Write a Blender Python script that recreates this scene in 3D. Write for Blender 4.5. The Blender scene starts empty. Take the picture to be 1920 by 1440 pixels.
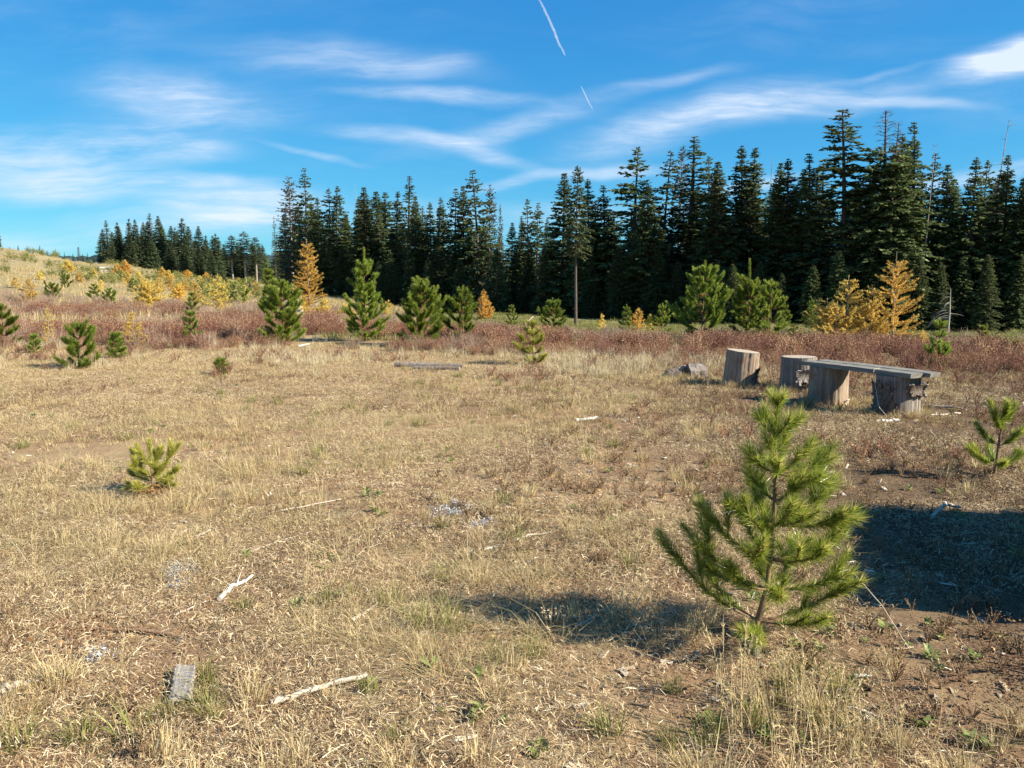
import bpy, bmesh, math, random
import numpy as np
from mathutils import Vector

# ------------------------------------------------------------------ camera, sky, sun, exposure
scene = bpy.context.scene
COL = scene.collection
F = 1598.0                      # focal length in photo pixels (photo 1920 x 1440)
PITCH = math.radians(7.49)
CAM_H = 1.6

cam_data = bpy.data.cameras.new('camera')
cam_data.sensor_fit = 'HORIZONTAL'
cam_data.sensor_width = 36.0
cam_data.lens = 36.0 * F / 1920.0
cam_data.clip_start = 0.05
cam_data.clip_end = 40000.0
cam = bpy.data.objects.new('camera', cam_data)
cam.location = (0, 0, CAM_H)
cam.rotation_euler = (math.pi / 2 - PITCH, 0, 0)
COL.objects.link(cam)
scene.camera = cam

SUN_ELEV = math.radians(33.5)
SUN_DIR = Vector((0.952, -0.306, 0)).normalized()       # horizontal direction TOWARDS the sun
to_sun = Vector((SUN_DIR.x * math.cos(SUN_ELEV), SUN_DIR.y * math.cos(SUN_ELEV), math.sin(SUN_ELEV)))
sun_data = bpy.data.lights.new('sun', 'SUN')
sun_data.energy = 5.0
sun_data.angle = math.radians(0.5)
sun_data.color = (1.0, 0.93, 0.80)
sun = bpy.data.objects.new('sun', sun_data)
sun.rotation_euler = to_sun.to_track_quat('Z', 'Y').to_euler()
sun.location = (30, -10, 30)
COL.objects.link(sun)

vs = scene.view_settings
vs.view_transform = 'Standard'
vs.look = 'None'
vs.gamma = 1.0
vs.use_curve_mapping = False
vs.exposure = 1.18


def ray(px, py):
    cx, cy = (px - 960) / F, (720 - py) / F
    return np.array([cx, math.cos(PITCH) + cy * math.sin(PITCH), -math.sin(PITCH) + cy * math.cos(PITCH)])


world = bpy.data.worlds.new('World')
scene.world = world
world.use_nodes = True
wt = world.node_tree
wt.nodes.clear()


class G:
    """tiny helper for writing node trees"""
    def __init__(s, t): s.t = t
    def n(s, typ, **kw):
        nd = s.t.nodes.new(typ)
        for k, v in kw.items(): setattr(nd, k, v)
        return nd
    def l(s, a, b): s.t.links.new(a, b)
    def put(s, inp, v):
        if isinstance(v, bpy.types.NodeSocket): s.l(v, inp)
        else: inp.default_value = v
    def math(s, op, a, b=0.0, c=0.0, clamp=False):
        nd = s.n('ShaderNodeMath', operation=op, use_clamp=clamp)
        s.put(nd.inputs[0], a); s.put(nd.inputs[1], b); s.put(nd.inputs[2], c)
        return nd.outputs[0]
    def mix(s, f, a, b, blend='MIX'):
        nd = s.n('ShaderNodeMix', data_type='RGBA', blend_type=blend)
        s.put(nd.inputs[0], f); s.put(nd.inputs[6], a); s.put(nd.inputs[7], b)
        return nd.outputs[2]
    def noise(s, vec, scale=5.0, detail=4.0, rough=0.55, dist=0.0):
        nd = s.n('ShaderNodeTexNoise')
        if vec is not None: s.l(vec, nd.inputs['Vector'])
        nd.inputs['Scale'].default_value = scale
        nd.inputs['Detail'].default_value = detail
        nd.inputs['Roughness'].default_value = rough
        nd.inputs['Distortion'].default_value = dist
        return nd.outputs['Fac']
    def ramp(s, fac, stops, interp='LINEAR'):
        nd = s.n('ShaderNodeValToRGB')
        cr = nd.color_ramp; cr.interpolation = interp
        while len(cr.elements) < len(stops): cr.elements.new(0.5)
        for e, (p, c) in zip(cr.elements, stops):
            e.position = p
            e.color = (*c, 1) if len(c) == 3 else c
        s.put(nd.inputs[0], fac)
        return nd.outputs['Color']
    def step(s, x, lo, hi):
        nd = s.n('ShaderNodeMapRange', interpolation_type='SMOOTHSTEP')
        s.put(nd.inputs[0], x); s.put(nd.inputs[1], lo); s.put(nd.inputs[2], hi)
        return nd.outputs[0]
    def mapping(s, vec, loc=(0, 0, 0), rot=(0, 0, 0), scale=(1, 1, 1), typ='POINT'):
        nd = s.n('ShaderNodeMapping', vector_type=typ)
        s.l(vec, nd.inputs['Vector'])
        nd.inputs['Location'].default_value = loc
        nd.inputs['Rotation'].default_value = rot
        nd.inputs['Scale'].default_value = scale
        return nd.outputs[0]


w = G(wt)
SKY_CURVE = ((1.08, .25), (.74, 1.30), (.45, 3.20))
sky = w.n('ShaderNodeTexSky', sky_type='NISHITA')
sky.sun_disc = False
sky.sun_elevation = SUN_ELEV
sky.sun_rotation = math.atan2(SUN_DIR.x, SUN_DIR.y)
sky.altitude = 1200.0
sky.air_density = 1.0
sky.dust_density = 0.1
sky.ozone_density = 2.2
hsv = w.n('ShaderNodeHueSaturation')
hsv.inputs['Hue'].default_value = 0.5
hsv.inputs['Saturation'].default_value = 1.0
hsv.inputs['Value'].default_value = 1.0
# one even tone curve over the whole sky: deeper, more saturated blue, gentler horizon
scv = w.n('ShaderNodeSeparateColor'); w.l(sky.outputs[0], scv.inputs[0])
ccv = w.n('ShaderNodeCombineColor')
for q, (ga, k) in enumerate(SKY_CURVE):
    w.l(w.math('MULTIPLY', w.math('POWER', scv.outputs[q], ga), k), ccv.inputs[q])
w.l(ccv.outputs[0], hsv.inputs['Color'])
tc = w.n('ShaderNodeTexCoord')
sep = w.n('ShaderNodeSeparateXYZ')
w.l(tc.outputs['Generated'], sep.inputs[0])
ay = w.math('MAXIMUM', w.math('ABSOLUTE', sep.outputs[1]), 0.02)
u = w.math('DIVIDE', sep.outputs[0], ay)
v = w.math('DIVIDE', sep.outputs[2], ay)
uv = w.n('ShaderNodeCombineXYZ')
w.l(u, uv.inputs[0]); w.l(v, uv.inputs[1])
uv = uv.outputs[0]
# streaky cirrus texture: two noises stretched along the wind
warp = w.n('ShaderNodeTexNoise'); w.l(uv, warp.inputs['Vector'])
warp.inputs['Scale'].default_value = 5.0; warp.inputs['Detail'].default_value = 3.0
wv = w.n('ShaderNodeVectorMath', operation='MULTIPLY_ADD')
w.l(warp.outputs['Color'], wv.inputs[0]); wv.inputs[1].default_value = (0.09, 0.045, 0); w.l(uv, wv.inputs[2])
uvw = wv.outputs[0]
streak = w.noise(w.mapping(uvw, rot=(0, 0, -0.16), scale=(3.0, 15.0, 1)), 1.6, 7, 0.62, 0.25)
fibre = w.noise(w.mapping(uvw, rot=(0, 0, -0.2), scale=(5.0, 55.0, 1)), 1.5, 6, 0.65, 0.5)
soft = w.noise(w.mapping(uvw, rot=(0, 0, -0.1), scale=(3.0, 8.0, 1)), 1.0, 3, 0.5, 0.2)
# (px, py, half length px, half height px, tilt degrees, strength): clouds seen in the sky
CLOUDS = [
    (360, 188, 230, 55, -4, .62), (640, 118, 260, 42, -3, .34), (820, 132, 90, 22, 12, .20),
    (110, 285, 360, 62, 4, .62), (300, 268, 170, 34, -3, .36), (150, 345, 360, 34, 0, .45), (400, 338, 150, 16, 2, .3),
    (480, 378, 190, 38, 2, .72), (450, 410, 170, 18, 4, .4), (350, 420, 330, 34, 0, .30),
    (820, 185, 230, 16, -3, .45), (770, 262, 190, 17, -5, .44), (900, 288, 130, 17, -14, .36),
    (980, 235, 240, 26, 14, .40), (1240, 160, 170, 16, 9, .30),
    (1300, 222, 270, 44, 14, .60), (1390, 208, 150, 34, 8, .42), (1570, 185, 200, 36, 10, .40), (1700, 190, 170, 12, -5, .26),
    (1860, 122, 105, 34, 12, 1.0), (1920, 108, 95, 40, 10, 1.0),
    (1800, 325, 220, 20, 6, .62), (1420, 350, 120, 14, 6, .42), (960, 335, 110, 13, 10, .4), (1120, 318, 170, 13, 5, .36),
    (600, 285, 120, 7, -14, .3), (960, 405, 420, 32, 0, .34), (70, 450, 220, 28, 0, .25), (1640, 140, 110, 8, 10, .3),
]
acc = None
for (cx_, cy_, hl, hh, tilt, k) in CLOUDS:
    d0 = ray(cx_, cy_)
    cu, cv = d0[0] / d0[1], d0[2] / d0[1]
    m = w.mapping(uvw, loc=(cu + 0.045, cv + 0.0225, 0), rot=(0, 0, math.radians(tilt)), scale=(hl / F, hh / F, 1), typ='TEXTURE')
    ln = w.n('ShaderNodeVectorMath', operation='LENGTH'); w.l(m, ln.inputs[0])
    b = w.n('ShaderNodeMapRange', interpolation_type='SMOOTHERSTEP')
    w.l(ln.outputs['Value'], b.inputs[0])
    b.inputs[1].default_value = 0.0; b.inputs[2].default_value = 1.35
    b.inputs[3].default_value = k; b.inputs[4].default_value = 0.0
    acc = b.outputs[0] if acc is None else w.math('ADD', acc, b.outputs[0])
tex = w.math('ADD', w.math('MULTIPLY', w.step(streak, 0.28, 0.72), 0.75), w.math('MULTIPLY', w.step(soft, 0.25, 0.75), 0.50))
tex = w.math('MULTIPLY', tex, w.math('MULTIPLY_ADD', w.step(fibre, 0.3, 0.7), 0.55, 0.62))
veil = w.math('MULTIPLY', w.step(soft, 0.35, 0.85), 0.22)
cl = w.math('ADD', w.math('MULTIPLY', acc, w.math('MULTIPLY', tex, 1.45)), w.math('MULTIPLY', veil, w.step(streak, 0.35, 0.75)), clamp=True)
up = w.step(sep.outputs[2], 0.0, 0.03)
cl = w.math('MULTIPLY', w.math('MULTIPLY', cl, up), 0.92)
skycol = w.mix(cl, hsv.outputs[0], (7.0, 7.9, 9.2, 1))
bg = w.n('ShaderNodeBackground'); bg.inputs['Strength'].default_value = 0.053
w.l(skycol, bg.inputs['Color'])
wo = w.n('ShaderNodeOutputWorld'); w.l(bg.outputs[0], wo.inputs[0])

# ------------------------------------------------------------------ tags and mesh helpers
RNG = np.random.default_rng(7)


def tag(o, label=None, cat=None, group=None, kind=None):
    if label: o['label'] = label
    if cat: o['category'] = cat
    if group: o['group'] = group
    if kind: o['kind'] = kind
    return o


def empty(name, loc, label, cat, group=None, rz=0.0):
    o = bpy.data.objects.new(name, None)
    o.empty_display_size = 0.2
    o.location = loc
    o.rotation_euler = (0, 0, rz)
    COL.objects.link(o)
    return tag(o, label, cat, group)


class MB:
    """collects triangles with a tint value per vertex and a material slot per face"""
    def __init__(s): s.v, s.f, s.t, s.m, s.s, s.n = [], [], [], [], [], 0
    def add(s, v, f, tint=0.5, mat=0, smooth=False):
        v = np.asarray(v, float).reshape(-1, 3); f = np.asarray(f, int).reshape(-1, 3)
        s.v.append(v); s.f.append(f + s.n)
        s.t.append(np.broadcast_to(np.asarray(tint, float), (len(v),)).copy())
        s.m.append(np.full(len(f), mat, int)); s.s.append(np.full(len(f), smooth, bool))
        s.n += len(v)
    def tris(s): return sum(len(x) for x in s.f)
    def mesh(s, name, mats):
        V = np.concatenate(s.v); Fc = np.concatenate(s.f)
        me = bpy.data.meshes.new(name)
        me.vertices.add(len(V)); me.vertices.foreach_set('co', V.astype(np.float32).ravel())
        me.loops.add(len(Fc) * 3); me.loops.foreach_set('vertex_index', Fc.astype(np.int32).ravel())
        me.polygons.add(len(Fc))
        me.polygons.foreach_set('loop_start', np.arange(0, len(Fc) * 3, 3, dtype=np.int32))
        me.polygons.foreach_set('material_index', np.concatenate(s.m).astype(np.int32))
        me.polygons.foreach_set('use_smooth', np.concatenate(s.s))
        a = me.attributes.new('tint', 'FLOAT', 'POINT')
        a.data.foreach_set('value', np.concatenate(s.t).astype(np.float32))
        for m in mats: me.materials.append(m)
        me.update(calc_edges=True)
        return me
    def build(s, name, mats, parent=None, link=True):
        o = bpy.data.objects.new(name, s.mesh(name, mats if isinstance(mats, (list, tuple)) else [mats]))
        if link: COL.objects.link(o)
        if parent is not None: o.parent = parent
        return o


def norm(a): return a / np.maximum(np.linalg.norm(a, axis=-1, keepdims=True), 1e-9)


def perp(d, rng):
    r = rng.normal(size=d.shape)
    return norm(np.cross(d, r))


def tube(mb, path, radii, sides=7, tint=0.5, mat=0, cap=True, smooth=True, wob=0.0, rng=RNG):
    path = np.asarray(path, float); n = len(path)
    radii = np.broadcast_to(np.asarray(radii, float), (n,))
    tan = norm(np.gradient(path, axis=0))
    ref = np.array([0, 0, 1.0]) if abs(tan[0][2]) < 0.8 else np.array([1.0, 0, 0])
    a = norm(np.cross(tan, ref)); b = np.cross(tan, a)
    th = np.linspace(0, 2 * np.pi, sides, endpoint=False)
    rr = radii[:, None] * (1 + wob * rng.normal(size=(n, sides)))
    P = path[:, None, :] + rr[..., None] * (np.cos(th)[None, :, None] * a[:, None, :] + np.sin(th)[None, :, None] * b[:, None, :])
    P = P.reshape(-1, 3); fs = []
    i = np.arange(n - 1)[:, None] * sides; j = np.arange(sides)[None, :]; k = (j + 1) % sides
    A, B, C, D = (i + j).ravel(), (i + k).ravel(), (i + sides + k).ravel(), (i + sides + j).ravel()
    fs = np.concatenate([np.stack([A, B, C], 1), np.stack([A, C, D], 1)])
    mb.add(P, fs, tint, mat, smooth)
    if cap:
        for e in (0, n - 1):
            ring = P[e * sides:(e + 1) * sides]
            vv = np.vstack([ring, path[e]])
            mb.add(vv, [[q, (q + 1) % sides, sides] for q in range(sides)], tint, mat, False)


def needles(mb, base, d, length, width, tint, mat, rng):
    base = np.asarray(base); n = len(base)
    if n == 0: return
    d = norm(d); sd = perp(d, rng)
    length = np.broadcast_to(length, (n,))[:, None]; width = np.broadcast_to(width, (n,))[:, None]
    V = np.stack([base - sd * width / 2, base + sd * width / 2, base + d * length], 1).reshape(-1, 3)
    mb.add(V, np.arange(3 * n).reshape(-1, 3), np.repeat(np.broadcast_to(tint, (n,)), 3), mat)


def diamonds(mb, base, d, side, length, width, tint, mat):
    n = len(base)
    if n == 0: return
    L = np.broadcast_to(length, (n,))[:, None]; W = np.broadcast_to(width, (n,))[:, None]
    V = np.stack([base, base + d * L * .45 - side * W, base + d * L, base + d * L * .45 + side * W], 1).reshape(-1, 3)
    q = np.arange(n)[:, None] * 4
    f = np.concatenate([q + np.array([[0, 1, 2]]), q + np.array([[0, 2, 3]])])
    mb.add(V, f, np.repeat(np.broadcast_to(tint, (n,)), 4), mat)


def path_at(path, t):
    path = np.asarray(path); n = len(path) - 1
    x = np.clip(np.asarray(t) * n, 0, n - 1e-6); i = x.astype(int); fr = (x - i)[:, None]
    p = path[i] * (1 - fr) + path[i + 1] * fr
    return p, norm(path[i + 1] - path[i])


def curve3(a, b, c, n=8):
    t = np.linspace(0, 1, n)[:, None]
    a, b, c = map(lambda q: np.asarray(q, float), (a, b, c))
    return a * (1 - t) ** 2 + 2 * b * t * (1 - t) + c * t ** 2


# ------------------------------------------------------------------ terrain
_tab = np.random.default_rng(3).random((256, 256))


def vnoise(x, y):
    xi = np.floor(x).astype(int); yi = np.floor(y).astype(int)
    fx = x - xi; fy = y - yi
    fx = fx * fx * (3 - 2 * fx); fy = fy * fy * (3 - 2 * fy)
    g = lambda i, j: _tab[i % 256, j % 256]
    return (g(xi, yi) * (1 - fx) + g(xi + 1, yi) * fx) * (1 - fy) + (g(xi, yi + 1) * (1 - fx) + g(xi + 1, yi + 1) * fx) * fy


def fbm(x, y, o=4):
    s = np.zeros_like(np.asarray(x, float)); a = 1.0; tot = 0
    for k in range(o):
        s = s + a * vnoise(x * 2 ** k + 17.3 * k, y * 2 ** k + 9.1 * k); tot += a; a *= .5
    return s / tot


TD = np.array([0, 14, 18, 22, 30, 40, 60, 80, 100, 130, 160, 200, 300, 500, 900, 3500.])
TC = np.array([-700, 0, 200, 400, 600, 900, 1200, 1900, 2700.])
TZ = np.array([
    [0, 0, 0, .03, .2, .5, 1.3, 2.4, 3.7, 5.4, 6.4, 7, 7, 6, 2, -10],
    [0, 0, 0, .02, .12, .36, 1.05, 2.0, 3.2, 5.0, 5.7, 6, 5, 3, 0, -10],
    [0, 0, 0, 0, .05, .16, .45, .85, 1.4, 2.45, 3.0, 3.1, 2, 0, -3, -10],
    [0, 0, 0, 0, 0, 0, -.05, -.05, 0, .15, .2, 0, -1.5, -4, -6, -10],
    [0, 0, 0, 0, -.02, -.12, -.45, -.8, -1.2, -1.6, -1.9, -2.2, -4, -6, -8, -10],
    [0, 0, -.03, -.1, -.36, -.75, -1.5, -2.2, -2.8, -3.4, -3.9, -4.5, -6, -8, -9, -10],
    [0, 0, -.06, -.2, -.6, -1.1, -2.0, -2.7, -3.3, -3.9, -4.4, -5, -6.5, -8, -9, -10],
    [0, 0, -.1, -.3, -.8, -1.4, -2.55, -3.4, -4.1, -4.8, -5.3, -6, -7, -8, -9, -10],
    [0, 0, -.1, -.3, -.8, -1.4, -2.55, -3.4, -4.1, -4.8, -5.3, -6, -7, -8, -9, -10]])


def terrain(x, y, detail=True):
    x = np.asarray(x, float); y = np.asarray(y, float)
    r = np.hypot(x, y)
    ang = np.clip(np.arctan2(x, np.maximum(y, 1e-3)), -1.0, 1.0)
    px = 960 + F * np.tan(ang)
    d = r * np.cos(ang)
    ci = np.clip(np.searchsorted(TC, px, 'right') - 1, 0, len(TC) - 2)
    cf = np.clip((px - TC[ci]) / (TC[ci + 1] - TC[ci]), 0, 1); cf = cf * cf * (3 - 2 * cf)
    di = np.clip(np.searchsorted(TD, d, 'right') - 1, 0, len(TD) - 2)
    df = np.clip((d - TD[di]) / (TD[di + 1] - TD[di]), 0, 1)
    z = (TZ[ci, di] * (1 - cf) + TZ[ci + 1, di] * cf) * (1 - df) + (TZ[ci, di + 1] * (1 - cf) + TZ[ci + 1, di + 1] * cf) * df
    back = np.clip((y + 4) / 8, 0, 1)
    z = z * back
    if detail:
        far = np.clip((d - 20) / 30, 0, 1)
        z = z + (fbm(x * .8, y * .8, 3) - .5) * .07 + (fbm(x * 5, y * 5, 3) - .5) * .045 * np.clip(1.5 - d / 20, 0, 1)
        z = z + (fbm(x * .12 + 5, y * .12, 4) - .5) * .9 * far * np.clip(d / 60, 0, 1)
    return z


def tz(x, y): return float(terrain(np.array([x]), np.array([y]))[0])


def hit(px, py):
    """the point of the ground seen at photo pixel px, py"""
    d = ray(px, py); s = np.concatenate([np.linspace(1.5, 40, 3000), np.linspace(40, 400, 3000)]) / d[1]
    P = np.array([0, 0, CAM_H]) + s[:, None] * d
    below = P[:, 2] < terrain(P[:, 0], P[:, 1])
    i = int(np.argmax(below)) if below.any() else len(s) - 1
    q = P[i]; return float(q[0]), float(q[1]), tz(q[0], q[1])


def at_depth(px, y):
    x = (px - 960) / F * (y * math.cos(PITCH) + 1.5 * math.sin(PITCH))
    return float(x), float(y), tz(x, y)


def top_z(py, y, px=960):
    d = ray(px, py); return CAM_H + d[2] / d[1] * y


# ------------------------------------------------------------------ materials
def new_mat(name):
    m = bpy.data.materials.new(name); m.use_nodes = True
    m.node_tree.nodes.clear()
    return m, G(m.node_tree)


def out(g, sh, disp=None):
    o = g.n('ShaderNodeOutputMaterial'); g.l(sh, o.inputs[0])


def foliage(name, stops, trans=.35, rough=.5, spec=.25, vary=.25, hue=0.0, tcol=1.0):
    m, g = new_mat(name)
    at = g.n('ShaderNodeAttribute', attribute_name='tint')
    c = g.ramp(at.outputs['Fac'], stops)
    oi = g.n('ShaderNodeObjectInfo')
    h = g.n('ShaderNodeHueSaturation')
    g.put(h.inputs['Value'], g.math('MULTIPLY_ADD', oi.outputs['Random'], vary * 2, 1 - vary))
    g.put(h.inputs['Hue'], g.math('MULTIPLY_ADD', oi.outputs['Random'], hue * 2, .5 - hue))
    g.l(c, h.inputs['Color'])
    p = g.n('ShaderNodeBsdfPrincipled')
    g.l(h.outputs[0], p.inputs['Base Color'])
    p.inputs['Roughness'].default_value = rough
    p.inputs['Specular IOR Level'].default_value = spec
    if trans > 0:
        t = g.n('ShaderNodeBsdfTranslucent'); g.l(h.outputs[0], t.inputs['Color'])
        mx = g.n('ShaderNodeMixShader'); mx.inputs[0].default_value = trans
        g.l(p.outputs[0], mx.inputs[1]); g.l(t.outputs[0], mx.inputs[2])
        out(g, mx.outputs[0])
    else:
        out(g, p.outputs[0])
    return m


def barky(name, dark, light, scale=(12, 12, 2.5), bump=.5, rough=.9, dist=.02, extra=None):
    m, g = new_mat(name)
    t = g.n('ShaderNodeTexCoord')
    vec = g.mapping(t.outputs['Object'], scale=scale)
    n1 = g.noise(vec, 3.0, 6, .65, .4)
    n2 = g.noise(t.outputs['Object'], 2.3, 4, .6)
    c = g.ramp(n1, [(.28, dark), (.7, light)])
    c = g.mix(g.step(n2, .4, .75), c, g.mix(.5, c, (*dark, 1)))
    if extra: c = g.mix(g.math('MULTIPLY', g.step(g.noise(t.outputs['Object'], 5.5, 5, .6), .52, .66), .8), c, (*extra, 1))
    p = g.n('ShaderNodeBsdfPrincipled'); g.l(c, p.inputs['Base Color'])
    p.inputs['Roughness'].default_value = rough; p.inputs['Specular IOR Level'].default_value = .2
    b = g.n('ShaderNodeBump'); b.inputs['Strength'].default_value = bump; b.inputs['Distance'].default_value = dist
    g.l(n1, b.inputs['Height']); g.l(b.outputs[0], p.inputs['Normal'])
    out(g, p.outputs[0])
    return m


M = {}
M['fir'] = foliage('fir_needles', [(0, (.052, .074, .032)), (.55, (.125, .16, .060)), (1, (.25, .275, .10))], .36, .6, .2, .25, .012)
M['fir_blue'] = foliage('far_fir_needles', [(0, (.055, .08, .045)), (.55, (.11, .145, .066)), (1, (.18, .21, .09))], .22, .6, .2, .22, .01)
M['fir_grey'] = foliage('sparse_fir_needles', [(0, (.06, .065, .045)), (.6, (.12, .12, .08)), (1, (.20, .18, .13))], .2, .6, .2, .15, .01)
M['dead_twig'] = foliage('dead_twigs', [(0, (.10, .07, .055)), (1, (.22, .16, .13))], 0, .8, .1, .15)
M['pine'] = foliage('pine_needles', [(0, (.070, .105, .016)), (.5, (.19, .255, .032)), (.85, (.33, .38, .055)), (1, (.48, .46, .10))], .45, .42, .4, .16, .010)
M['sap'] = foliage('sapling_needles', [(0, (.075, .115, .012)), (.40, (.20, .265, .028)), (.72, (.38, .43, .06)), (.90, (.66, .62, .17)), (1, (.70, .54, .22))], .48, .30, .6, .05)
M['yel_pine'] = foliage('yellowing_needles', [(0, (.20, .20, .03)), (.5, (.42, .42, .07)), (1, (.62, .54, .13))], .34, .45, .35, .08)
M['larch'] = foliage('larch_gold', [(0, (.56, .40, .06)), (.5, (.86, .65, .14)), (1, (.92, .78, .30))], .55, .55, .2, .12, .012)
M['larch_pale'] = foliage('larch_pale_gold', [(0, (.46, .31, .06)), (.5, (.76, .54, .13)), (1, (.84, .68, .26))], .5, .6, .15, .15, .015)
M['larch_o'] = foliage('larch_amber', [(0, (.56, .34, .05)), (.5, (.84, .56, .11)), (1, (.90, .72, .26))], .55, .55, .2, .12, .012)
M['bark'] = barky('conifer_bark', (.045, .034, .028), (.17, .13, .105), (9, 9, 2.5))
M['pale_bark'] = barky('pale_bark', (.16, .13, .10), (.42, .37, .31), (9, 9, 2.5))
M['sap_bark'] = barky('sapling_bark', (.11, .065, .035), (.32, .21, .12), (60, 60, 40), .4, .85, .004)
M['snag'] = barky('silver_snag_wood', (.20, .18, .16), (.52, .48, .43), (9, 9, 1.2))
M['stump'] = barky('weathered_stump_wood', (.13, .09, .065), (.46, .35, .24), (13, 13, 1.1), .8, .85, .015, (.27, .155, .09))
M['stump_grey'] = barky('grey_stump_wood', (.09, .075, .065), (.38, .32, .26), (13, 13, 1.1), .8, .85, .015, (.25, .17, .11))
M['stump_bark'] = barky('loose_bark', (.05, .038, .03), (.24, .19, .15), (18, 18, 9), .9, .95, .02)
M['twig_pale'] = barky('bleached_wood', (.32, .26, .19), (.70, .62, .49), (40, 40, 40), .3, .8, .003)
M['twig_white'] = barky('white_wood', (.42, .38, .32), (.80, .76, .68), (50, 50, 50), .4, .8, .003)
M['twig_brown'] = barky('brown_stick', (.13, .075, .045), (.36, .23, .14), (50, 50, 50), .4, .85, .003)
M['twig_dark'] = barky('dark_stick', (.035, .022, .016), (.10, .06, .04), (50, 50, 50), .4, .85, .003)


def plank_mat():
    m, g = new_mat('weathered_plank')
    t = g.n('ShaderNodeTexCoord')
    vec = g.mapping(t.outputs['Object'], scale=(1.2, 34, 34))
    n1 = g.noise(vec, 2.2, 7, .7, .7)
    vec2 = g.mapping(t.outputs['Object'], scale=(2.5, 90, 90))
    n2 = g.noise(vec2, 2.0, 3, .6, .3)
    big = g.noise(t.outputs['Object'], 4, 4, .6)
    c = g.ramp(n1, [(.25, (.06, .055, .048)), (.5, (.21, .195, .16)), (.78, (.36, .33, .26))])
    c = g.mix(g.math('MULTIPLY', g.step(n2, .58, .7), .6), c, (.04, .036, .03, 1))
    c = g.mix(g.math('MULTIPLY', g.step(big, .5, .72), .45), c, (.23, .215, .13, 1))
    p = g.n('ShaderNodeBsdfPrincipled'); g.l(c, p.inputs['Base Color']); p.inputs['Roughness'].default_value = .85
    p.inputs['Specular IOR Level'].default_value = .2
    b = g.n('ShaderNodeBump'); b.inputs['Strength'].default_value = .6; b.inputs['Distance'].default_value = .008
    g.l(n1, b.inputs['Height']); g.l(b.outputs[0], p.inputs['Normal'])
    out(g, p.outputs[0]); return m


M['plank'] = plank_mat()
M['pale_plank'] = barky('pale_weathered_board', (.16, .14, .12), (.42, .375, .32), (1.2, 40, 40), .6, .85, .006)


def ring_mat():
    m, g = new_mat('sawn_end_grain')
    t = g.n('ShaderNodeTexCoord')
    nz = g.n('ShaderNodeTexNoise'); g.l(t.outputs['Object'], nz.inputs['Vector']); nz.inputs['Scale'].default_value = 6
    va = g.n('ShaderNodeVectorMath', operation='MULTIPLY_ADD'); g.l(nz.outputs['Color'], va.inputs[0])
    va.inputs[1].default_value = (.03, .03, .0); g.l(t.outputs['Object'], va.inputs[2])
    fl = g.mapping(va.outputs[0], scale=(1, 1, 0))
    ln = g.n('ShaderNodeVectorMath', operation='LENGTH'); g.l(fl, ln.inputs[0])
    r = g.math('SINE', g.math('MULTIPLY', ln.outputs['Value'], 480.0))
    n2 = g.noise(t.outputs['Object'], 14, 5, .6)
    c = g.ramp(n2, [(.3, (.30, .235, .16)), (.7, (.56, .47, .35))])
    c = g.mix(g.math('MULTIPLY', g.step(r, .2, 1), .35), c, (.24, .16, .09, 1))
    c = g.mix(g.math('MULTIPLY', g.step(g.noise(t.outputs['Object'], 7, 6, .7), .5, .68), .65), c, (.15, .12, .095, 1))
    p = g.n('ShaderNodeBsdfPrincipled'); g.l(c, p.inputs['Base Color']); p.inputs['Roughness'].default_value = .85
    out(g, p.outputs[0]); return m


M['rings'] = ring_mat()


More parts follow.
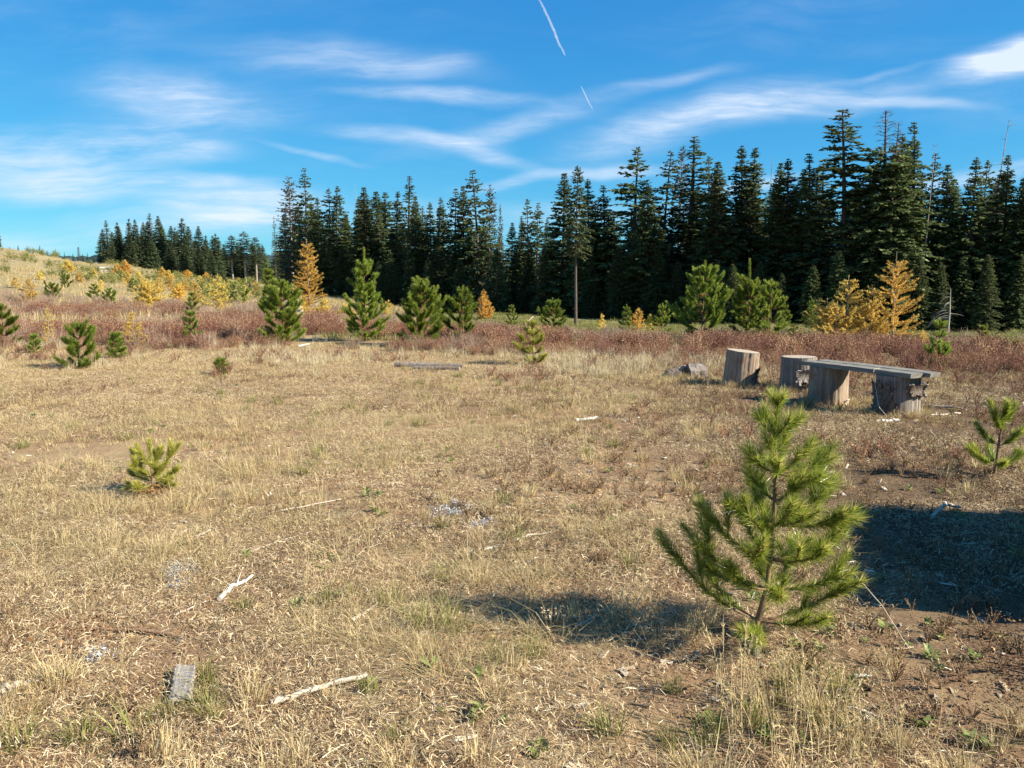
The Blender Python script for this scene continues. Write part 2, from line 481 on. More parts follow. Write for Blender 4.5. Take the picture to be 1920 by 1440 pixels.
def ground_mat():
    m, g = new_mat('dry_meadow_soil')
    ge = g.n('ShaderNodeNewGeometry'); pos = ge.outputs['Position']
    sp = g.n('ShaderNodeSeparateXYZ'); g.l(pos, sp.inputs[0])
    big = g.noise(pos, .55, 5, .6, .4)
    mid = g.noise(pos, 3.2, 6, .62, .3)
    fine = g.noise(pos, 38, 6, .7, .2)
    fib = g.noise(g.mapping(pos, rot=(0, 0, .5), scale=(1, 6, 1)), 30, 5, .7, 1.2)
    soil = g.ramp(fine, [(.25, (.12, .062, .034)), (.5, (.30, .18, .10)), (.75, (.45, .30, .18))])
    thatch = g.ramp(fib, [(.28, (.17, .115, .055)), (.52, (.36, .265, .135)), (.75, (.52, .42, .25))])
    k = g.math('ADD', g.math('MULTIPLY', g.step(big, .42, .62), .55), g.math('MULTIPLY', g.step(mid, .40, .62), .55), clamp=True)
    c = g.mix(k, soil, thatch)
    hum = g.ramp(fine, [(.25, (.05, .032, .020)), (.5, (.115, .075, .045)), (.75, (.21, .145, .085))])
    hk = g.math('MULTIPLY', g.step(g.math('MULTIPLY_ADD', big, 4.0, sp.outputs[0]), 2.2, 5.4), .8)  # brown soil darker to the right, its tone also deepens the big shadow
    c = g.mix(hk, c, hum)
    # beyond the clearing: tan meadow, then olive turf that meets the wood
    d = sp.outputs[1]
    mead = g.ramp(g.noise(pos, .35, 6, .65, .5), [(.3, (.20, .165, .085)), (.5, (.32, .25, .13)), (.7, (.27, .245, .10))])
    mead = g.mix(g.math('MULTIPLY', g.step(g.noise(pos, 2.2, 5, .7), .5, .7), .5), mead, (.16, .11, .075, 1))
    olive = g.ramp(g.noise(pos, .8, 6, .65, .5), [(.3, (.10, .10, .035)), (.6, (.20, .175, .07)), (.8, (.27, .22, .10))])
    side = g.step(sp.outputs[0], -14.0, 2.0)
    mead = g.mix(side, mead, olive)
    c = g.mix(g.step(d, 18.0, 30.0), c, mead)
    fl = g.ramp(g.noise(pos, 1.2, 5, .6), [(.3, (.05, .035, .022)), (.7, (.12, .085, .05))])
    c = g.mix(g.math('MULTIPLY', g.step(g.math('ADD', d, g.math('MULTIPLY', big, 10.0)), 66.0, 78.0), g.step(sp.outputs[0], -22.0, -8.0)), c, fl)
    p = g.n('ShaderNodeBsdfPrincipled'); g.l(c, p.inputs['Base Color'])
    p.inputs['Roughness'].default_value = .95; p.inputs['Specular IOR Level'].default_value = .1
    b = g.n('ShaderNodeBump'); b.inputs['Strength'].default_value = .8; b.inputs['Distance'].default_value = .02
    hgt = g.math('ADD', g.math('MULTIPLY', fine, .6), g.math('MULTIPLY', fib, .6))
    g.l(hgt, b.inputs['Height']); g.l(b.outputs[0], p.inputs['Normal'])
    out(g, p.outputs[0]); return m


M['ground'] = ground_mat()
M['straw'] = foliage('dry_straw', [(0, (.085, .048, .026)), (.3, (.30, .19, .095)), (.65, (.60, .455, .25)), (1, (.85, .72, .48))], .18, .7, .2, 0)
M['grass'] = foliage('dry_grass', [(0, (.20, .13, .05)), (.45, (.48, .36, .17)), (.8, (.70, .56, .31)), (1, (.58, .49, .22))], .28, .7, .2, 0)
M['pale_grass'] = foliage('tall_pale_grass', [(0, (.36, .27, .13)), (.6, (.60, .50, .30)), (1, (.72, .63, .42))], .28, .7, .2, 0)
M['green_grass'] = foliage('green_grass', [(0, (.12, .13, .03)), (.5, (.24, .24, .06)), (1, (.46, .40, .17))], .3, .6, .25, 0)
M['weed'] = foliage('weed_leaf', [(0, (.09, .13, .03)), (.6, (.20, .25, .06)), (1, (.36, .36, .12))], .3, .5, .3, 0)
M['weed_dry'] = foliage('dry_weed', [(0, (.12, .07, .04)), (.5, (.27, .175, .095)), (1, (.46, .33, .19))], .2, .8, .15, 0)
M['leaf_brown'] = foliage('fallen_leaf', [(0, (.13, .055, .025)), (.5, (.30, .15, .06)), (1, (.50, .34, .16))], .2, .7, .2, 0)
M['pit_shade'] = foliage('dark_crumb', [(0, (.035, .022, .014)), (.6, (.10, .06, .035)), (1, (.22, .14, .08))], 0, .9, .1, 0)
M['chip'] = foliage('wood_chip', [(0, (.22, .15, .09)), (.5, (.46, .36, .24)), (1, (.72, .64, .50))], 0, .8, .2, 0)
M['ash'] = foliage('pale_blue_flakes', [(0, (.26, .31, .36)), (.6, (.44, .50, .56)), (1, (.66, .69, .72))], 0, .8, .2, 0)
M['shrub'] = foliage('russet_shrub', [(0, (.13, .055, .036)), (.45, (.26, .118, .074)), (.8, (.40, .23, .14)), (1, (.55, .42, .28))], .2, .75, .15, .32, .018)
M['shrub_grey'] = foliage('grey_brush', [(0, (.15, .09, .06)), (.5, (.30, .20, .14)), (1, (.46, .35, .25))], .1, .8, .15, 0)
M['far_wood'] = foliage('far_hill_wood', [(0, (.022, .045, .042)), (1, (.045, .075, .068))], 0, .9, .1, 0)  # bluish distance haze put into the wood colour


def bezier_path(a, b, bend, n=7, rng=RNG, jit=.0):
    a = np.asarray(a, float); b = np.asarray(b, float)
    p = curve3(a, (a + b) / 2 + np.asarray(bend, float), b, n)
    return p + rng.normal(size=p.shape) * jit


# ------------------------------------------------------------------ ground sheet
def build_ground():
    fine = np.radians(np.arange(-46, 46.01, .22)); coarse = np.radians(np.arange(50, 311, 5.0))
    ang = np.concatenate([fine, coarse])
    rings = [0.6]
    while rings[-1] < 9000: rings.append(rings[-1] * (1.0135 if rings[-1] < 40 else 1.03))
    r = np.array(rings); A, R = np.meshgrid(ang, r)
    X = R * np.sin(A); Y = R * np.cos(A)
    Z = terrain(X, Y)
    na, nr = len(ang), len(r)
    V = np.stack([X, Y, Z], -1).reshape(-1, 3)
    i = np.arange(nr - 1)[:, None] * na; j = np.arange(na)[None, :]; k = (j + 1) % na
    a, b, c, d = (i + j).ravel(), (i + k).ravel(), (i + na + k).ravel(), (i + na + j).ravel()
    mb = MB()
    fc = np.concatenate([np.stack([a, c, b], 1), np.stack([a, d, c], 1)])
    V = np.vstack([V, [[0, 0, tz(0, 0)]]])
    cen = len(V) - 1
    fan = np.stack([np.full(na, cen), np.arange(na), (np.arange(na) + 1) % na], 1)[:, [0, 2, 1]]
    mb.add(V, np.vstack([fc, fan]), .5, 0, True)
    return tag(mb.build('ground', M['ground']), kind='structure')


build_ground()


def build_hills():
    """wooded ridge on the horizon"""
    mb = MB(); n = 420
    a = np.linspace(-1.25, 1.25, n)
    prof = 16 + 34 * fbm(a * 3 + 4, a * 0 + 2, 4) + 12 * fbm(a * 30, a * 0 + 8, 3) + 7 * np.random.default_rng(2).random(n)
    rows = [(2300, -15, 0), (2450, None, .75), (2700, None, 1.0), (3300, -20, 0)]
    V = []
    for (rr, z0, k) in rows:
        zz = np.full(n, float(z0)) if z0 is not None else prof * k
        V.append(np.stack([rr * np.sin(a), rr * np.cos(a), zz], 1))
    V = np.concatenate(V); fs = []
    for q in range(len(rows) - 1):
        i = np.arange(n - 1) + q * n
        fs += [np.stack([i, i + 1, i + n + 1], 1), np.stack([i, i + n + 1, i + n], 1)]
    mb.add(V, np.concatenate(fs), np.random.default_rng(1).random(len(V)), 0, False)
    return tag(mb.build('hills', M['far_wood']), kind='structure')


build_hills()


# ------------------------------------------------------------------ scattering of ground cover (stuff)
def scatter(name, pts, rot, scl, idx, sources):
    col = bpy.data.collections.new(name + '_pieces')
    for s in sources: col.objects.link(s)
    me = bpy.data.meshes.new(name); n = len(pts)
    me.vertices.add(n); me.vertices.foreach_set('co', np.asarray(pts, np.float32).ravel())
    a = me.attributes.new('rot', 'FLOAT_VECTOR', 'POINT'); a.data.foreach_set('vector', np.asarray(rot, np.float32).ravel())
    a = me.attributes.new('scl', 'FLOAT', 'POINT'); a.data.foreach_set('value', np.asarray(scl, np.float32))
    a = me.attributes.new('idx', 'INT', 'POINT'); a.data.foreach_set('value', np.asarray(idx, np.int32))
    o = bpy.data.objects.new(name, me); COL.objects.link(o)
    ng = bpy.data.node_groups.new(name + '_scatter', 'GeometryNodeTree')
    ng.interface.new_socket('Geometry', in_out='INPUT', socket_type='NodeSocketGeometry')
    ng.interface.new_socket('Geometry', in_out='OUTPUT', socket_type='NodeSocketGeometry')
    g = G(ng)
    gi = g.n('NodeGroupInput'); go = g.n('NodeGroupOutput')
    ci = g.n('GeometryNodeCollectionInfo'); ci.inputs['Collection'].default_value = col
    ci.inputs['Separate Children'].default_value = True; ci.inputs['Reset Children'].default_value = True
    def named(nm, ty):
        q = g.n('GeometryNodeInputNamedAttribute', data_type=ty); q.inputs['Name'].default_value = nm; return q.outputs['Attribute']
    e = g.n('FunctionNodeEulerToRotation'); g.l(named('rot', 'FLOAT_VECTOR'), e.inputs[0])
    ip = g.n('GeometryNodeInstanceOnPoints')
    g.l(gi.outputs[0], ip.inputs['Points']); g.l(ci.outputs[0], ip.inputs['Instance'])
    ip.inputs['Pick Instance'].default_value = True
    g.l(named('idx', 'INT'), ip.inputs['Instance Index'])
    g.l(e.outputs[0], ip.inputs['Rotation']); g.l(named('scl', 'FLOAT'), ip.inputs['Scale'])
    g.l(ip.outputs[0], go.inputs[0])
    md = o.modifiers.new('scatter', 'NODES'); md.node_group = ng
    return o


def blade(mb, base, az, h, w_, lean, tint, rng, droop=.5):
    """curved grass blades, three triangles each; arrays"""
    n = len(base)
    d = np.stack([np.cos(az), np.sin(az), np.zeros(n)], 1)
    s = np.stack([-np.sin(az), np.cos(az), np.zeros(n)], 1)
    tw = rng.uniform(-.9, .9, n)[:, None]; s = norm(s + d * tw)
    zz = np.array([[0, 0, 1.0]])
    h = h[:, None]; w2 = np.broadcast_to(w_, (n,))[:, None] / 2; lean = lean[:, None]
    m = base + d * h * lean * .35 + zz * h * .55
    t = base + d * h * lean * (1 + droop * .4) + zz * h * (1 - .35 * droop * lean)
    V = np.stack([base - s * w2, base + s * w2, m + s * w2 * .8, m - s * w2 * .8, t], 1).reshape(-1, 3)
    q = np.arange(n)[:, None] * 5
    f = np.concatenate([q + np.array([[0, 1, 2]]), q + np.array([[0, 2, 3]]), q + np.array([[3, 2, 4]])])
    mb.add(V, f, np.repeat(np.broadcast_to(tint, (n,)), 5), 0)


def src(name, fn, mats, k, seed):
    res = []
    for i in range(k):
        rng = np.random.default_rng(seed + i); mb = MB(); fn(mb, rng)
        res.append(mb.build(name, mats, link=False))
    return res


def f_tuft(n, h, spread, wd=.0032, lo=0., hi=1., leanm=.6):
    def fn(mb, rng):
        r = spread * np.sqrt(rng.random(n)); a = rng.random(n) * 6.283
        base = np.stack([r * np.cos(a), r * np.sin(a), np.full(n, -.01)], 1)
        az = a + rng.normal(size=n) * .7
        hh = h * rng.uniform(.35, 1.0, n); le = np.abs(rng.normal(size=n)) * leanm
        blade(mb, base, az, hh, wd * rng.uniform(.6, 1.3, n), le, np.clip(rng.normal((lo + hi) / 2, (hi - lo) / 3, n), 0, 1), rng)
    return fn


def f_litter(n, rad, lmin=.025, lmax=.13, wd=.0032):
    def fn(mb, rng):
        r = rad * np.sqrt(rng.random(n)); a = rng.random(n) * 6.283
        c = np.stack([r * np.cos(a), r * np.sin(a), rng.uniform(.002, .022, n)], 1)
        th = rng.normal(.5, .9, n); L = rng.uniform(lmin, lmax, n) * rng.uniform(.4, 1, n)
        d = np.stack([np.cos(th), np.sin(th), rng.normal(0, .13, n)], 1); d = norm(d)
        s = norm(np.stack([-d[:, 1], d[:, 0], rng.normal(0, .5, n)], 1))
        ww = (wd * rng.uniform(.5, 1.5, n))[:, None] / 2; L = L[:, None]
        bend = np.stack([np.zeros(n), np.zeros(n), rng.uniform(0, .015, n)], 1) + s * rng.normal(0, .008, n)[:, None]
        V = np.stack([c - d * L / 2 - s * ww, c - d * L / 2 + s * ww, c + bend + s * ww, c + bend - s * ww, c + d * L / 2], 1).reshape(-1, 3)
        q = np.arange(n)[:, None] * 5
        f = np.concatenate([q + np.array([[0, 1, 2]]), q + np.array([[0, 2, 3]]), q + np.array([[3, 2, 4]])])
        mb.add(V, f, np.repeat(np.clip(rng.beta(1.3, 1.3, n), 0, 1), 5), 0)
    return fn


def f_stalk(n, h):
    """a few tall seed stalks"""
    def fn(mb, rng):
        for _ in range(n):
            a = rng.random() * 6.283; hh = h * rng.uniform(.6, 1); le = abs(rng.normal()) * .25
            b = np.array([rng.normal() * .03, rng.normal() * .03, -.01])
            t = b + np.array([math.cos(a) * hh * le, math.sin(a) * hh * le, hh])
            p = curve3(b, b + np.array([0, 0, hh * .6]), t, 6)
            tube(mb, p, np.linspace(.0018, .0008, 6), 3, .75, 0, False, rng=rng)
            tt = rng.uniform(.72, 1, 22); q, d = path_at(p, tt)
            needles(mb, q, d + perp(d, rng) * .6, rng.uniform(.012, .025, 22), .004, rng.uniform(.5, 1, 22), 0, rng)
    return fn


def f_weed(n, size, flat=.5):
    def fn(mb, rng):
        a = rng.random(n) * 6.283; el = rng.uniform(.05, 1.0, n) * (1 - flat) + .1
        d = norm(np.stack([np.cos(a), np.sin(a), el], 1)); s = norm(np.cross(d, np.array([0, 0, 1.0])) + rng.normal(size=(n, 3)) * .2)
        base = np.stack([np.cos(a) * .004, np.sin(a) * .004, rng.uniform(.0, .03, n)], 1)
        diamonds(mb, base, d, s, size * rng.uniform(.5, 1, n), size * rng.uniform(.13, .24, n), rng.random(n), 0)
    return fn


def f_dryweed(h, nb, leaf=.018):
    def fn(mb, rng):
        for _ in range(nb):
            a = rng.random() * 6.283; hh = h * rng.uniform(.5, 1)
            t = np.array([math.cos(a) * hh * rng.uniform(.2, .8), math.sin(a) * hh * rng.uniform(.2, .8), hh])
            p = curve3((0, 0, -.01), t * .45 + np.array([0, 0, hh * .2]), t, 5)
            tube(mb, p, np.linspace(.0022, .001, 5), 3, rng.uniform(.3, .9), 0, False, rng=rng)
            k = 9; q, d = path_at(p, rng.uniform(.25, 1, k)); dd = norm(d + perp(d, rng) * 1.2); sd = perp(dd, rng)
            diamonds(mb, q, dd, sd, leaf * rng.uniform(.6, 1.4, k), leaf * .4, rng.random(k), 0)
    return fn


def f_leaves(n, rad, size):
    def fn(mb, rng):
        r = rad * np.sqrt(rng.random(n)); a = rng.random(n) * 6.283
        c = np.stack([r * np.cos(a), r * np.sin(a), rng.uniform(.004, .03, n)], 1)
        d = norm(np.stack([rng.normal(size=n), rng.normal(size=n), rng.normal(size=n) * .35], 1)); s = perp(d, rng)
        s[:, 2] *= .4
        diamonds(mb, c, d, s, size * rng.uniform(.5, 1.3, n), size * rng.uniform(.25, .5, n), rng.random(n), 0)
    return fn


def f_chip(mb, rng):
    L, W_, H_ = rng.uniform(.012, .046), rng.uniform(.004, .011), rng.uniform(.003, .006)
    V = np.array([[x, y, z] for x in (-L, L) for y in (-W_, W_) for z in (0, H_)], float)
    V[:, 0] += rng.normal(0, L * .22, 8); V[:, 1] += rng.normal(0, W_ * .25, 8); V[:, 2] += rng.uniform(.002, .006)
    f = [[0, 1, 3], [0, 3, 2], [4, 6, 7], [4, 7, 5], [0, 4, 5], [0, 5, 1], [2, 3, 7], [2, 7, 6], [1, 5, 7], [1, 7, 3]]
    mb.add(V, f, rng.random(), 0)


def f_shrub(h, rad, stems, leaves, lsize):
    def fn(mb, rng):
        for _ in range(stems):
            a = rng.random() * 6.283; hh = h * rng.uniform(.55, 1.05); o = rad * rng.uniform(.1, 1) * .6
            b = np.array([math.cos(a) * o, math.sin(a) * o, -.03])
            t = np.array([math.cos(a) * o * 1.8 + rng.normal() * .08, math.sin(a) * o * 1.8 + rng.normal() * .08, hh])
            p = curve3(b, (b + t) / 2 + np.array([0, 0, .08]), t, 4)
            tube(mb, p, np.linspace(.006, .002, 4), 3, rng.uniform(.5, 1), 0, False, rng=rng)
            k = leaves // stems
            q, d = path_at(p, rng.uniform(.15, 1.0, k) ** .7)
            q = q + rng.normal(size=q.shape) * np.array([.06, .06, .03]); dd = norm(rng.normal(size=q.shape) + np.array([0, 0, .4])); sd = perp(dd, rng)
            diamonds(mb, q, dd, sd, lsize * rng.uniform(.6, 1.5, k), lsize * rng.uniform(.2, .45, k), np.clip(rng.beta(1.6, 2.4, k), 0, 1), 0)
    return fn


def wedge(n, d0, d1, rng, margin=1.15, power=1.0):
    """random ground points inside the view wedge, depth d0 to d1"""
    y = (d0 ** power + rng.random(n) * (d1 ** power - d0 ** power)) ** (1 / power)
    x = rng.uniform(-1, 1, n) * (.6 * margin * y + .3)
    return x, y


def put(name, kind_pts, sources, rng, smin, smax, tilt=.1, sink=0.0, label=None):
    x, y = kind_pts; n = len(x)
    z = terrain(x, y) - sink
    rot = np.stack([rng.normal(0, tilt, n), rng.normal(0, tilt, n), rng.random(n) * 6.283], 1)
    o = scatter(name, np.stack([x, y, z], 1), rot, rng.uniform(smin, smax, n), rng.integers(0, len(sources), n), sources)
    tag(o, label, None, None, 'stuff')
    return o


FRONT_PX = np.array([-400, 0, 500, 700, 900, 1100, 1300, 1500, 1900, 2400.])
FRONT_D = np.array([18.5, 18, 17.2, 17.6, 16.6, 15.6, 15.2, 14.4, 13.4, 13.])
BACK_D = np.array([38, 36, 30, 27, 23, 20, 19.2, 18.8, 18.4, 18.4])


def ground_cover():
    rng = np.random.default_rng(11)
    # litter of straw everywhere in the clearing
    s = src('straw_patch', f_litter(300, .28, .014, .085, .0023), M['straw'], 6, 100)
    x, y = wedge(6200, 1.6, 17.5, rng, 1.2, 1.55)
    keep = (fbm(x * .9 + 3, y * .9, 4) + rng.normal(0, .09, len(x)) - np.clip((x - .8) / 14, 0, .10)) > .44
    put('straw_litter', (x[keep], y[keep]), s, rng, .75, 1.3, .03)
    # short dry grass
    s = src('grass_tuft', f_tuft(46, .085, .085, .0030, .1, .95, .9), M['grass'], 6, 200)
    x, y = wedge(17000, 1.9, 19.0, rng, 1.2, 1.75)
    dens = fbm(x * .7 + 11, y * .7 + 4, 4) * .8 + np.clip((y - 5) / 9, 0, 1) * .34 - np.clip((x - 1.2) / 5, 0, 1) * .12 - np.clip((6.5 - y) / 14, 0, .20)
    keep = dens + rng.normal(0, .08, len(x)) > .55
    put('dry_grass', (x[keep], y[keep]), s, rng, .55, 1.25, .12)
    # bigger straw tufts in the near clearing
    s = src('straw_tuft', f_tuft(85, .17, .06, .0032, .3, 1.0, .75), M['grass'], 5, 260)
    x, y = wedge(330, 2.0, 9, rng, 1.15, 1.4)
    keep = fbm(x * .8 + 31, y * .8 + 3, 3) > .47
    keep |= y < 3.2
    put('grass_tufts', (x[keep], y[keep]), s, rng, .5, 1.15, .15)
    # grass laid flat by snow and feet
    s = src('matted_grass', f_tuft(60, .20, .10, .0019, .2, 1.0, 2.6), M['grass'], 5, 280)
    x, y = wedge(2000, 1.8, 10, rng, 1.2, 1.4)
    keep = fbm(x * .8 + 91, y * .8 + 3, 4) + rng.normal(0, .05, len(x)) - np.clip((x - .6) / 8, 0, .15) > .58
    put('matted_grass', (x[keep], y[keep]), s, rng, .5, 1.1, .1)
    # tall pale grass before the shrubs
    s = src('pale_tuft', f_tuft(42, .30, .09, .0045, .2, 1.0, .45), M['pale_grass'], 5, 300)
    x, y = wedge(5400, 12.6, 21.0, rng, 1.2, 1.5)
    fr = np.interp(960 + F * x / y, FRONT_PX, FRONT_D)
    px = 960 + F * x / y
    wgt = np.exp(-((px - 1060) / 260) ** 2) * .22 + np.clip((700 - px) / 700, 0, 1) * .0
    keep = (fbm(x * .6 + 7, y * .6 + 1, 3) + wgt + rng.normal(0, .07, len(x)) > .60) & (y < fr + .6 + 3.5 * (rng.random(len(x)) < .35)) & (px < 1560)
    put('pale_grass', (x[keep], y[keep]), s, rng, .5, 1.05, .1)
    # seed stalks near the camera
    s = src('seed_stalk', f_stalk(4, .34), M['grass'], 4, 330)
    x, y = wedge(300, 2.0, 8.5, rng, 1.1, 1.2)
    keep = (fbm(x * .9 + 2, y * .9 + 13, 3) > .53) & ((x > .3) | (rng.random(len(x)) < .35)) & ~((x > 1.2) & (y > 2.7))
    x, y = x[keep], y[keep]
    ex = rng.uniform(.75, 1.15, 34); ey = rng.uniform(2.25, 3.0, 34)
    put('seed_stalks', (np.concatenate([x, ex]), np.concatenate([y, ey])), s, rng, .5, 1.1, .12)
    # green bunches
    s = src('green_tuft', f_tuft(75, .13, .045, .0036, .1, .9, .8), M['green_grass'], 4, 360)
    x, y = wedge(420, 2.0, 13, rng, 1.15, 1.3)
    keep = fbm(x * 1.1 + 21, y * 1.1 + 8, 3) + np.clip(3.6 - y, 0, 1) * .10 > .60
    hx = [hit(*p)[:2] for p in ((320, 1345), (400, 1350), (150, 1395), (250, 1385), (40, 1400), (690, 1300), (745, 1385), (1255, 1400), (1140, 1375), (1460, 1320), (1345, 1370), (945, 945), (1185, 1070), (830, 1090), (1480, 1290))]
    x = np.concatenate([x[keep], [q[0] for q in hx]]); y = np.concatenate([y[keep], [q[1] for q in hx]])
    put('green_grass', (x, y), s, rng, .65, 1.25, .12)
    # leafy rosettes and low weeds
    s = src('rosette', f_weed(15, .052, .5), M['weed'], 5, 400)
    x, y = wedge(520, 2.1, 12, rng, 1.15, 1.35)
    keep = (fbm(x * 1.3 + 5, y * 1.3 + 6, 3) > .56)
    hx = [hit(*p)[:2] for p in ((1505, 1215), (1535, 1222), (1660, 1185), (1320, 1355), (1015, 1412), (1005, 1420), (1820, 1400), (760, 1080), (770, 1145), (760, 1150), (1690, 1060), (1745, 1235), (370, 1000), (1340, 1365), (990, 1040), (1850, 1410), (1400, 1330), (1510, 1400), (1560, 1190), (1620, 1205), (1700, 1215), (1760, 1260), (1830, 1240), (1880, 1200), (1480, 1215), (1550, 870), (1520, 880), (1790, 870), (1800, 855), (1660, 1330), (1440, 1390), (1600, 1400), (1730, 1370), (1360, 1290))]
    x = np.concatenate([x[keep], [q[0] for q in hx]]); y = np.concatenate([y[keep], [q[1] for q in hx]])
    put('low_weeds', (x, y), s, rng, .5, 1.2, .15)
    # brown dry forbs, thickest to the right
    s = src('forb', f_dryweed(.085, 8, .0085), M['weed_dry'], 5, 430)
    x, y = wedge(8200, 2.0, 17, rng, 1.2, 1.6)
    dens = fbm(x * .8 + 41, y * .8 + 2, 4) + np.clip(x / 6, -.1, .22)
    keep = dens + rng.normal(0, .06, len(x)) > .575
    put('dry_forbs', (x[keep], y[keep]), s, rng, .5, 1.3, .15)
    # dark litter flakes, their tone standing in for shaded pits between the straw
    s = src('pit_flake_patch', f_leaves(150, .20, .012), M['pit_shade'], 5, 480)
    x, y = wedge(3600, 1.8, 14, rng, 1.2, 1.5)
    keep = fbm(x * .8 + 71, y * .8 + 12, 4) + np.clip((x - .6) / 8, -.05, .2) + rng.normal(0, .07, len(x)) > .52
    put('pit_shade_flakes', (x[keep], y[keep]), s, rng, .6, 1.2, .05)
    # reddish forbs standing round the bench and thinning into the clearing
    s = src('russet_forb', f_dryweed(.20, 12, .014), M['shrub'], 5, 445)
    x, y = wedge(5200, 7.0, 18, rng, 1.2, 1.6)
    px = 960 + F * x / y
    dens = fbm(x * .7 + 81, y * .7 + 2, 4) + np.clip((px - 1250) / 1600, -.25, .16) + np.clip((y - 12) / 12, -.12, .2)
    keep = (dens + rng.normal(0, .06, len(x)) > .58) & (y < np.interp(px, FRONT_PX, FRONT_D) + 1)
    put('russet_forbs', (x[keep], y[keep]), s, rng, .4, 1.2, .15)
    # grass grown up round the feet of the stumps
    s = src('foot_tuft', f_tuft(40, .16, .06, .004, .1, 1.0, .6), M['grass'], 4, 450)
    fx, fy = [], []
    for (cx_, cy_, r_) in ((3.23, 12.0, .25), (3.93, 11.62, .25), (3.92, 10.46, .25), (4.38, 9.59, .26), (2.35, 12.4, .25), (2.7, 12.5, .3), (-1.4, 14.2, .35)):
        for _ in range(26):
            a_ = rng.random() * 6.283; q_ = r_ * rng.uniform(1.0, 1.5); fx.append(cx_ + q_ * math.cos(a_)); fy.append(cy_ + q_ * math.sin(a_))
    put('grass_at_stumps', (np.array(fx), np.array(fy)), s, rng, .4, 1.1, .2)
    # fallen leaves
    s = src('leaf_patch', f_leaves(80, .16, .017), M['leaf_brown'], 5, 460)
    x, y = wedge(1500, 2.0, 13, rng, 1.2, 1.4)
    keep = fbm(x * 1.2 + 51, y * 1.2 + 2, 3) > .55
    hx = [hit(px_ + rng.normal() * 35, py_ + rng.normal() * 10)[:2] for (px_, py_) in ((975, 1195), (930, 1215), (1000, 1185), (1050, 1180), (840, 1280), (860, 1250), (1400, 1100), (300, 925), (310, 920), (285, 930)) for _ in range(2)]
    x = np.concatenate([x[keep], [q[0] for q in hx]]); y = np.concatenate([y[keep], [q[1] for q in hx]])
    put('fallen_leaves', (x, y), s, rng, .6, 1.2, .05)
    # chips and twigs
    s = src('chip', f_chip, M['chip'], 12, 500)
    x, y = wedge(3400, 2.0, 14, rng, 1.2, 1.35)
    keep = fbm(x * .9 + 61, y * .9 + 2, 3) + np.clip(x / 8, -.1, .15) > .50
    put('wood_chips', (x[keep], y[keep]), s, rng, .35, 1.15, .18)
    # pale blue flakes lying in two patches
    s = src('flake', f_leaves(40, .05, .012), M['ash'], 3, 530)
    pts = []
    for (cx_, cy_, sx, sy, n) in ((330, 1080, 14, 9, 26), (350, 1068, 10, 5, 10), (835, 962, 26, 5, 22), (870, 948, 22, 4, 16), (905, 985, 12, 5, 9), (180, 1235, 8, 8, 8)):
        for _ in range(n): pts.append(hit(cx_ + rng.normal() * sx, cy_ + rng.normal() * sy)[:2])
    pts = np.array(pts)
    put('pale_flakes', (pts[:, 0], pts[:, 1]), s, rng, .5, 1.1, .1)
    # russet thicket
    s = src('shrub_clump', f_shrub(.50, .34, 30, 620, .030), M['shrub'], 6, 600)
    x, y = wedge(9000, 12.5, 40, rng, 1.25, 1.4)
    px = 960 + F * x / y
    fr = np.interp(px, FRONT_PX, FRONT_D); bk = np.interp(px, FRONT_PX, BACK_D)
    nz = fbm(x * .5 + 9, y * .5 + 9, 4)
    keep = (y > fr + (nz - .5) * 3.0) & (y < bk + (nz - .5) * 6) & (rng.random(len(x)) < np.clip(1.25 - (y - fr) / (bk - fr) * .5, 0, 1))
    keep &= ~((px > 1350) & (y < 15.3) & (rng.random(len(x)) < .55))
    keep &= (fbm(x * .28 + 70, y * .4 + 7, 4) + rng.normal(0, .05, len(x)) + np.clip((px - 700) / 3000, -.06, .06) > .43)
    xs, ys = x[keep], y[keep]
    lo = ys < np.interp(960 + F * xs / ys, FRONT_PX, FRONT_D) + 1.6
    put('low_russet_shrubs', (xs[lo], ys[lo]), s, rng, .25, .65, .15)
    put('russet_shrubs', (xs[~lo], ys[~lo]), src('shrub_clump', f_shrub(.50, .34, 30, 620, .030), M['shrub'], 6, 600), rng, .35, .95, .15)
    # the foremost shrubs are lower
    # grey brush mingled with them, mostly on the left
    s = src('grey_clump', f_shrub(.55, .36, 46, 240, .022), M['shrub_grey'], 5, 640)
    x, y = wedge(5200, 15.5, 60, rng, 1.25, 1.4)
    px = 960 + F * x / y
    fr = np.interp(px, FRONT_PX, FRONT_D); bk = np.interp(px, FRONT_PX, BACK_D)
    keep = (y > fr) & (y < bk * 1.25) & (fbm(x * .35 + 3, y * .35 + 19, 4) + np.clip((760 - px) / 2600, -.12, .2) + np.clip((y - bk * .72) / 26, -.12, .28) > .56)
    put('grey_brush', (x[keep], y[keep]), s, rng, .35, .85, .15)
    # meadow beyond
    s = src('meadow_tuft', f_tuft(70, .30, .30, .010, .0, 1.0, .7), M['grass'], 4, 700)
    x, y = wedge(9000, 22, 150, rng, 1.2, 1.25)
    px = 960 + F * x / y
    keep = (px < 780) & (fbm(x * .15 + 3, y * .15 + 5, 4) + rng.normal(0, .06, len(x)) > .43)
    put('meadow_grass', (x[keep], y[keep]), s, rng, .7, 1.7, .1)
    s = src('turf_tuft', f_tuft(70, .20, .32, .011, .0, .8, .8), M['green_grass'], 4, 740)
    x, y = wedge(7000, 20, 70, rng, 1.2, 1.3)
    px = 960 + F * x / y
    keep = (px > 620) & (fbm(x * .2 + 13, y * .2 + 5, 4) + rng.normal(0, .06, len(x)) > .44)
    put('olive_turf', (x[keep], y[keep]), s, rng, .6, 1.4, .1)
    # low green and golden scrub on the hillside
    s = src('scrub_clump', f_shrub(.7, .5, 14, 420, .07), M['green_grass'], 4, 780)
    x, y = wedge(2200, 38, 150, rng, 1.2, 1.2)
    px = 960 + F * x / y
